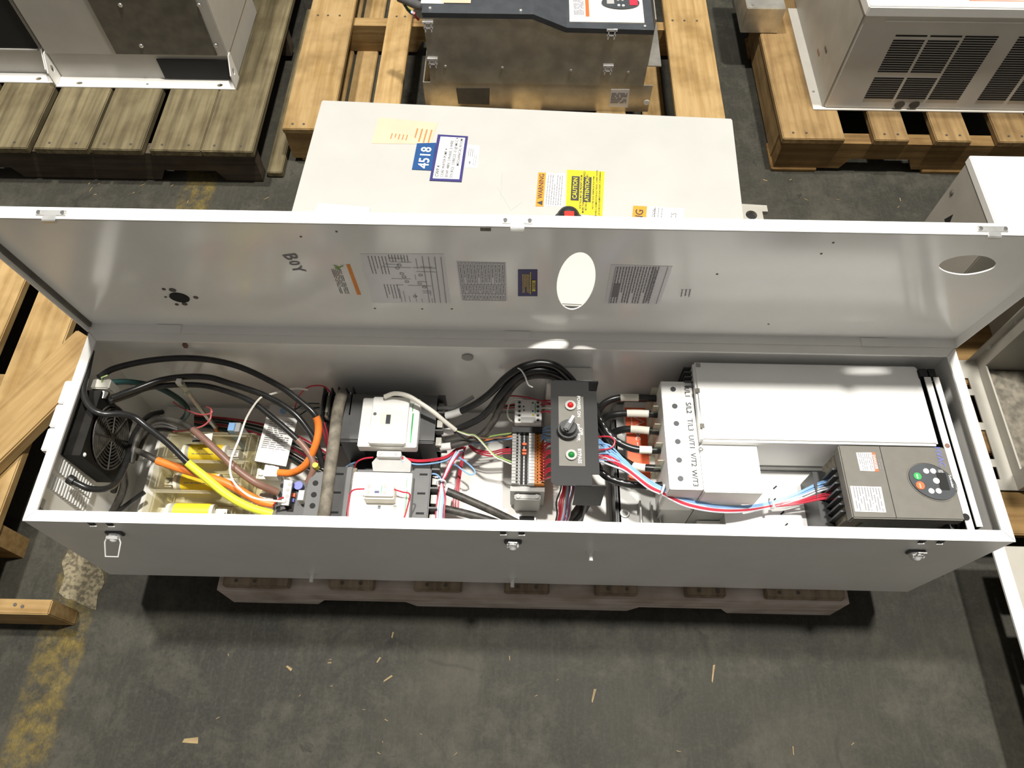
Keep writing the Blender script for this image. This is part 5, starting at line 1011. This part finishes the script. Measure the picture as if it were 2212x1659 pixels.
wire('red wire hanging from the control fuse holder behind the jumper bar', [(692, 912, .29), (702, 945, .27), (706, 975, .24), (694, 1003, .21)])
wire('second red wire hanging from the control fuse holder behind the jumper bar', [(700, 912, .29), (708, 945, .27), (704, 985, .24), (692, 1010, .21)])
wire('green wire end fanning out behind the orange sleeve', [(690, 872, .26), (665, 872, .26), (645, 880, .25), (628, 893, .23)], 'dgreen')
wire('green wire below the fanned end behind the orange sleeve', [(690, 880, .25), (668, 884, .25), (650, 895, .24), (635, 905, .22)], 'dgreen')
o = hole(684, 1010, 0.30, 0.005, None, 'warny', 'wire_end_cap', 0.012); tag(o, 'small yellow cap on the dark relay terminals', 'end cap'); 
wire('red wire at the left terminals of the overload relay', [(590, 1092, .28), (600, 1080, .29), (612, 1074, .298)])
wire('red wire loop from the auxiliary block left down to the front', [(788, 1056, .338), (765, 1058, .335), (756, 1068, .33), (752, 1095, .322), (751, 1120, .317)])
wire('red wire loop from the auxiliary block right down to the front', [(850, 1057, .338), (870, 1063, .335), (885, 1068, .33), (880, 1095, .322), (872, 1121, .317)])
wire('red wire leaving the interlock to the left', [(806, 988, .305), (785, 991, .30), (770, 1000, .29), (766, 1018, .27)])
for k, (dy, m_, lab) in enumerate(((0, 'red', 'upper red'), (3, 'red', 'lower red'), (9, 'blue', 'blue'))):
    wire('%s wire leaving the interlock to the right' % lab, [(868, 988+dy, .30), (900, 994+dy, .29), (935, 992+dy, .28), (965, 985+dy, .265), (985, 970+dy, .25), (1002, 965+dy, .235)], m_)
wire('blue wire from the interlock to the left along the plate', [(770, 998, .26), (755, 1004, .25), (742, 1014, .23)], 'blue')
# heavy cables from upper contactor over the top
HB = 0.0066
cable('power_cable', 'upper black cable of the arch between upper contactor and control plate', [(940, 902, .275), (955, 899, .285), (980, 894, .295), (1020, 877, .315), (1057, 851, .345), (1088, 820, .375), (1117, 798, .395), (1146, 787, .40), (1172, 784, .40), (1201, 791, .395), (1225, 810, .38), (1250, 838, .35), (1290, 880, .32)], HB, 'cable', group=BG, sleeves=((1.5, 2.4, 'paper', 1.1, 'white_marker'),))
cable('power_cable', 'second black cable of the arch beneath the upper one', [(938, 940, .27), (952, 935, .28), (980, 930, .285), (1033, 906, .30), (1059, 882, .32), (1078, 856, .345), (1105, 824, .37), (1131, 806, .385), (1165, 799, .388), (1201, 806, .38), (1228, 824, .36), (1275, 872, .32)], HB, 'cable', group=BG, sleeves=((1.1, 2.0, 'paper', 1.1, 'white_marker'),))
cable('power_cable', 'dusty third cable of the arch next to the terminal strip', [(936, 970, .26), (952, 966, .265), (980, 962, .27), (1033, 945, .275), (1064, 913, .29), (1084, 872, .315), (1108, 835, .345), (1135, 815, .365), (1170, 810, .37), (1205, 818, .36), (1240, 850, .33)], HB, 'cabledust', group=BG, sleeves=((1.0, 1.9, 'paper', 1.1, 'white_marker'),))
q = PZ(1129, 810, .392); o = MB().tube(curve([q+Vector((-0.012, 0.011, 0.006)), q+Vector((-0.004, 0.004, 0.012)), q+Vector((0.004, -0.008, 0.010)), q+Vector((0.010, -0.018, -0.002)), q+Vector((0.018, -0.021, -0.006))]), 0.0014, 6).build('cable_tie', 'wink', None, True); tag(o, 'clear cable tie round the black arch of cables', 'cable tie')
cable('sheathed_cable', 'white sheathed cable sweeping over the upper contactor', [(831, 857, .345), (853, 850, .352), (881, 855, .352), (907, 870, .345), (936, 890, .335), (960, 910, .32), (984, 929, .30)], 0.0042, 'wwire')
cable('sheathed_cable', 'short grey cable stub right of the upper contactor', [(940, 882, .29), (962, 881, .29), (982, 880, .295), (1004, 868, .30), (1023, 857, .305)], 0.0040, 'tgrey')
SG = 'conductors split from the white sheathed cable'
for lab, m_, pts in (('green', 'gwire', [(984, 930, .30), (1010, 938, .29), (1030, 943, .285), (1064, 979, .27), (1085, 990, .262), (1106, 998, .255)]), ('white', 'wwire', [(984, 930, .30), (1010, 940, .29), (1028, 943, .285), (1066, 984, .27), (1085, 994, .262), (1106, 1003, .255)]), ('brown', 'brown', [(984, 930, .30), (1015, 942, .285), (1050, 947, .28), (1080, 946, .27), (1106, 945, .26)]), ('black', 'black', [(984, 931, .30), (1005, 948, .285), (1040, 956, .275), (1080, 946, .265), (1106, 937, .26)])):
    wire('%s conductor splitting from the white sheathed cable' % lab, pts, m_, SG, 0.0014, 'conductor')
for k, (y0, y1) in enumerate(((965, 970), (968, 974), (972, 979))): wire('red wire %s into the left side of the terminal strip' % ('rising', 'running level', 'dipping')[k], [(1012, 958+k*2, .24), (1028, y0+5, .235), (1060, y1+6, .24), (1085, y1+1, .25), (1107, y1, .25)])
for k, (m_, dy) in enumerate((('orange', 0), ('blue', 5), ('gwire', -6))): wire('%s thin wire entering the terminal strip from the left' % ('orange', 'blue', 'olive')[k], [(1000, 956+dy, .25), (1040, 952+dy, .255), (1075, 946+dy, .26), (1107, 942+dy, .26)], m_)
# vertical bundle by the lower contactor
for k, (m_, dx) in enumerate((('red', 0), ('pale', 3), ('blue', 6), ('wwire', 9), ('blue', 12), ('red', 16), ('pale', 7))):
    wire('%s wire, number %s from the left in the bundle right of the lower contactor' % (('red', 'pale grey', 'blue', 'white', 'blue', 'red', 'pale grey')[k], ('one', 'two', 'four', 'six', 'seven', 'eight', 'five')[k]), [(985+dx*0.6, 972+k, .255), (970+dx*0.5, 1000, .27), (958+dx*0.3, 1030, .28), (953+dx*0.2, 1042, .283), (946+dx, 1075, .285), (942+dx*1.1, 1100, .285), (941+dx*1.1, 1128, .285)], m_, 'bundled control wires')
wire('blue wire looping out from the bundle over the plate', [(985, 985, .25), (1005, 997, .245), (1022, 1012, .24), (1026, 1022, .238), (1015, 1025, .238), (1000, 1016, .24), (983, 1004, .245), (968, 1006, .25)], 'blue')
wire('blue wire bending from the lower contactor into the bundle', [(925, 1024, .29), (940, 1024, .29), (950, 1031, .285), (955, 1045, .283)], 'blue')
for k, dx in enumerate((0, 5, 10)): wire('red wire in the row behind the bundle, %s of three' % ('left', 'middle', 'right')[k], [(1006-dx*0.3, 965, .235), (995+dx*0.4, 1000, .22), (988+dx*0.5, 1040, .205), (980+dx, 1080, .20), (978+dx*1.2, 1112, .20)])
cable('power_cable', 'thick dusty cable from the lower contactor down to the front rim', [(930, 1053, .26), (950, 1057, .265), (970, 1063, .265), (1020, 1084, .26), (1069, 1106, .25), (1118, 1130, .235)], HB*1.1, 'cabledust', group=BG, sleeves=((0.9, 1.9, 'paper', 1.1, 'white_marker'),))
cable('power_cable', 'thick dusty cable lowest at the front rim beside the bundle', [(928, 1097, .25), (945, 1098, .255), (963, 1100, .255), (1008, 1110, .25), (1064, 1126, .24), (1100, 1140, .23)], HB*1.1, 'cabledust', group=BG, sleeves=((0.9, 1.8, 'paper', 1.1, 'white_marker'),))
q = PZ(953, 1042, .286); o = MB().ring(q, (0, -0.8, 0.3), 0.008, 0.0095, 0.003, 16).build('cable_tie', 'wink', None, True); tag(o, 'white cable tie round the control wire bundle by the lower contactor', 'cable tie')
# wires around the relay and between strip and control plate
for k, (m_, a) in enumerate((('red', 0), ('red', 5), ('black', 2), ('wwire', 12))):
    nm = ('upper red', 'lower red', 'black', 'cream')[k]
    pts = [(1112, 873+a*1.5, .27), (1085, 876+a, .275), (1076, 868+a*0.5, .28), (1085, 857+a*0.3, .288), (1105, 855, .292), (1135, 858, .295), (1165, 865, .295), (1192, 872, .30)] if k < 3 else [(1112, 913, .26), (1100, 905, .265), (1096, 890, .275), (1102, 868, .285), (1115, 862, .29), (1130, 864, .288)]
    wire('%s wire looping left of the small relay' % nm, pts, m_)
for k, py in enumerate((866, 874, 882, 890)): wire(('first', 'second', 'third', 'fourth')[k]+' wire from the top, between relay and control plate', [(1168, py, .285), (1180, py-1, .295), (1200, py+1, .31)], ('red', 'red', 'wwire', 'red')[k], 'wires between relay and control plate')
for k in range(5): wire('%s blue wire from the top of the orange terminals' % ('first', 'second', 'third', 'fourth', 'fifth')[k], [(1168, 930+k*6, .262), (1175, 926+k*5, .272), (1183, 922+k*8, .285), (1205, 918+k*9, .30)], 'blue', 'blue wires from the orange terminals')
for k in range(13):
    py = 962+k*6.4; wire('%s red wire down the orange terminals' % ('first', 'second', 'third', 'fourth', 'fifth', 'sixth', 'seventh', 'eighth', 'ninth', 'tenth', 'eleventh', 'twelfth', 'thirteenth')[k], [(1167, py, .262), (1175, py-3, .275), (1185, py-8-(k % 3)*3, .285), (1206, py-9-(k % 3)*3, .30)], 'red', 'red wires from the orange terminals')
wire('white wire at the bottom of the orange terminals', [(1166, 1043, .26), (1175, 1036, .272), (1186, 1032, .28), (1206, 1028, .30)], 'wwire')
# bundle below the control plate
for k, (m_, dx) in enumerate((('red', 0), ('red', 3), ('pink', 6), ('pale', 9), ('blue', 12), ('red', 15), ('black', -5), ('blue', 20), ('red', 23), ('pale', 26))):
    wire('%s wire below the control plate, %s from the left' % (('red', 'red', 'faded red', 'pale', 'blue', 'red', 'black', 'blue', 'red', 'pale')[k], ('second', 'third', 'fourth', 'fifth', 'sixth', 'seventh', 'first', 'eighth', 'ninth', 'tenth')[k]), [(1218+dx*0.9, 1035, .33), (1216+dx, 1058, .32), (1211+dx*1.05-abs(dx-9)*0.3, 1085, .30), (1208+dx*0.9, 1110, .285), (1203+dx*0.8, 1132, .27)], m_, 'wires below the control plate')
for k, dx in enumerate((0, 14)):
    cable('power_cable', 'black cable bending down below the control plate, %s one' % ('left', 'right')[k], [(1255+dx, 1030, .28), (1258+dx, 1062, .28), (1254+dx, 1088, .275), (1240+dx, 1110, .265), (1218+dx, 1132, .25)], HB, 'cable' if k else 'cabledust', group=BG)
# six drive cables
DG = 'black drive cables with white markers'
for lab, sl, pts in (
    ('rearmost black drive cable into the R/L1 terminal', (3.2, 4.0), [(1286, 905, .30), (1295, 885, .315), (1308, 870, .325), (1335, 860, .332), (1379, 859, .335), (1440, 862, .335)]),
    ('second black drive cable into the S/L2 terminal', (2.5, 3.4), [(1290, 920, .30), (1308, 903, .315), (1332, 895, .325), (1375, 893, .33), (1440, 897, .335)]),
    ('third black drive cable into the T/L3 terminal', (2.6, 3.5), [(1300, 960, .29), (1322, 937, .31), (1346, 928, .32), (1379, 928, .325), (1440, 935, .335)]),
    ('fourth black drive cable with white print into the U/T1 terminal', (5.4, 6.3), [(1278, 862, .33), (1292, 897, .335), (1305, 923, .338), (1324, 947, .338), (1348, 962, .337), (1372, 970, .336), (1395, 972, .336), (1444, 973, .336)]),
    ('fifth black drive cable into the V/T2 terminal', (3.3, 4.2), [(1280, 880, .30), (1300, 930, .30), (1325, 975, .30), (1362, 1003, .305), (1388, 1010, .315), (1446, 1013, .325)]),
    ('frontmost black drive cable with white print into the W/T3 terminal', (4.4, 5.2), [(1284, 985, .30), (1296, 1016, .31), (1318, 1034, .315), (1353, 1045, .32), (1385, 1049, .322), (1410, 1050, .322), (1448, 1047, .325)])):
    i0, i1 = sl; o = cable('drive_cable', lab, pts, HB, 'cable', group=DG, sleeves=((i0, i1, 'cream', 1.08, 'white_marker'),))
    if 'print' in lab:
        P = curve([PZ(*p) for p in pts], 7); tb = MB()
        for j in range(10, 28, 3):
            d = (P[j+1]-P[j]).normalized(); side = d.cross(Vector((0, 0, 1))).normalized(); tb.box(-0.0022, 0.0022, -0.0005, 0.0005, 0, 0.0003, frame(P[j]+Vector((0, 0, HB*1.005)), d, Vector((0, 0, 1)).cross(d)))
        tb.build('white_print', 'wink', o)
# red and blue bundle to the keypad unit
BGp = 'control wires running to the keypad unit'
spec = [('blue', 965, 0, 1036), ('blue', 972, 4, 1030), ('blue', 980, 8, 1041), ('pale', 990, 11, 1046), ('blue', 995, 6, 1034), ('red', 984, 14, 1062), ('red', 988, 17, 1066), ('red', 992, 20, 1071), ('red', 986, 15, 1075), ('pale', 1000, 22, 1050)]
for k, (m_, y0, d, ye) in enumerate(spec):
    lab = ('first', 'second', 'third', 'fourth', 'fifth', 'sixth', 'seventh', 'eighth', 'ninth', 'tenth')[k]
    dd = d*0.55
    wire('%s wire of the long bundle to the keypad unit, starting %s from the top' % ({'blue': 'blue', 'pale': 'pale grey', 'red': 'red'}[m_], lab), [(1284, y0-8+(k % 3)*5, .34), (1318, y0-2+d*0.3, .345), (1355, 1000+d*0.9, .35), (1400, 1035+d*0.9, .352), (1430, 1053+dd*1.3, .352), (1480, 1076+dd*1.4, .345), (1545, 1091+dd*1.2, .335), (1610, 1093+dd, .325), (1665, 1085+dd*0.9, .318), (1720, 1072+dd*0.8+(ye-1050)*0.4, .325), (1775, 1056+dd*0.3+(ye-1050)*0.8, .348), (1826, ye, .372)], m_, BGp, 0.0016)
wire('red wire loop standing out right of the control plate', [(1284, 945, .34), (1300, 943, .345), (1318, 944, .35), (1328, 953, .352), (1322, 966, .35), (1305, 971, .345), (1284, 972, .34)])
for k, ys in enumerate((940, 945, 952)): wire('blue wire fanning from the control plate %s' % ('at the top', 'in the middle', 'lowest')[k], [(1284, ys, .335), (1300, ys+14, .34), (1322, ys+34, .345), (1345, 990+k*4, .348), (1362, 1006+k*3, .35)], 'blue')
wire('low blue wire slanting from the control plate under the bundle', [(1286, 995, .325), (1320, 1005, .33), (1360, 1024, .335), (1400, 1046, .342), (1440, 1064, .345)], 'blue')
for px, py, z, lab in ((1429, 1057, .354, 'white cable tie on the long bundle by the terminal cover'), (1664, 1088, .322, 'white cable tie on the long bundle in front of the white cover')):
    q = PZ(px, py, z); o = MB().ring(q, (0.9, -0.35, 0) if px < 1500 else (1, 0.2, 0), 0.0085, 0.0100, 0.0035, 16).build('cable_tie', 'wink', None, True); tag(o, lab, 'cable tie')

# ================================================================ SMALL DEBRIS ON THE FLOOR
def chip(px, py, L_, W_, a, label=None, z=0.0005):
    p = PZ(px, py, 0); T = Matrix.Translation((p.x, p.y, 0.0003)) @ Matrix.Rotation(a, 4, 'Z'); r = random.Random(px)
    o = MB().add([(-L_/2, -W_/2*r.random(), 0), (L_/2, -W_/2, 0), (L_/2*0.9, W_/2, 0), (-L_/2*0.8, W_/2*r.random(), 0), (-L_/2, -W_/2*0.5, .0012), (L_/2, -W_/2, .0014), (L_/2*0.9, W_/2, .0014), (-L_/2*0.8, W_/2*0.6, .0012)],
        [(3, 2, 1, 0), (4, 5, 6, 7), (0, 1, 5, 4), (1, 2, 6, 5), (2, 3, 7, 6), (3, 0, 4, 7)], T).build('wood_splinter', 'chip')
    tag(o, label or 'tiny pale wood splinter lying on the grey floor', 'splinter', None if label else 'tiny wood splinters on the floor')
chip(412, 1600, 0.030, 0.011, 0.05, 'broad pale wood chip on the floor near the bottom left'); chip(625, 1443, 0.014, 0.005, -0.6); chip(838, 1466, 0.020, 0.004, 0.6); chip(1282, 1503, 0.026, 0.005, 1.3, 'long straw coloured splinter on the floor below the middle latch')
chip(1540, 1455, 0.034, 0.004, 1.35, 'longest upright straw splinter on the floor right of centre'); chip(848, 1372, 0.012, 0.003, 1.4); chip(818, 1426, 0.012, 0.004, 1.0); chip(712, 1432, 0.008, 0.003, 0.1); chip(1713, 1622, 0.016, 0.003, 1.5)
r = random.Random(4)
for i in range(16): chip(int(r.uniform(330, 1960)), int(r.uniform(1400, 1650)), r.uniform(0.004, 0.009), r.uniform(0.0010, 0.0020), r.uniform(0, 3.1))
for i in range(9): chip(int(r.uniform(190, 600)), int(r.uniform(395, 450)), r.uniform(0.006, 0.016), r.uniform(0.0015, 0.003), r.uniform(0, 3.1))
for i in range(7): chip(int(r.uniform(1620, 1980)), int(r.uniform(370, 465)), r.uniform(0.006, 0.014), r.uniform(0.0015, 0.003), r.uniform(0, 3.1))
if FONT is not None: bpy.data.objects.remove(FONT)
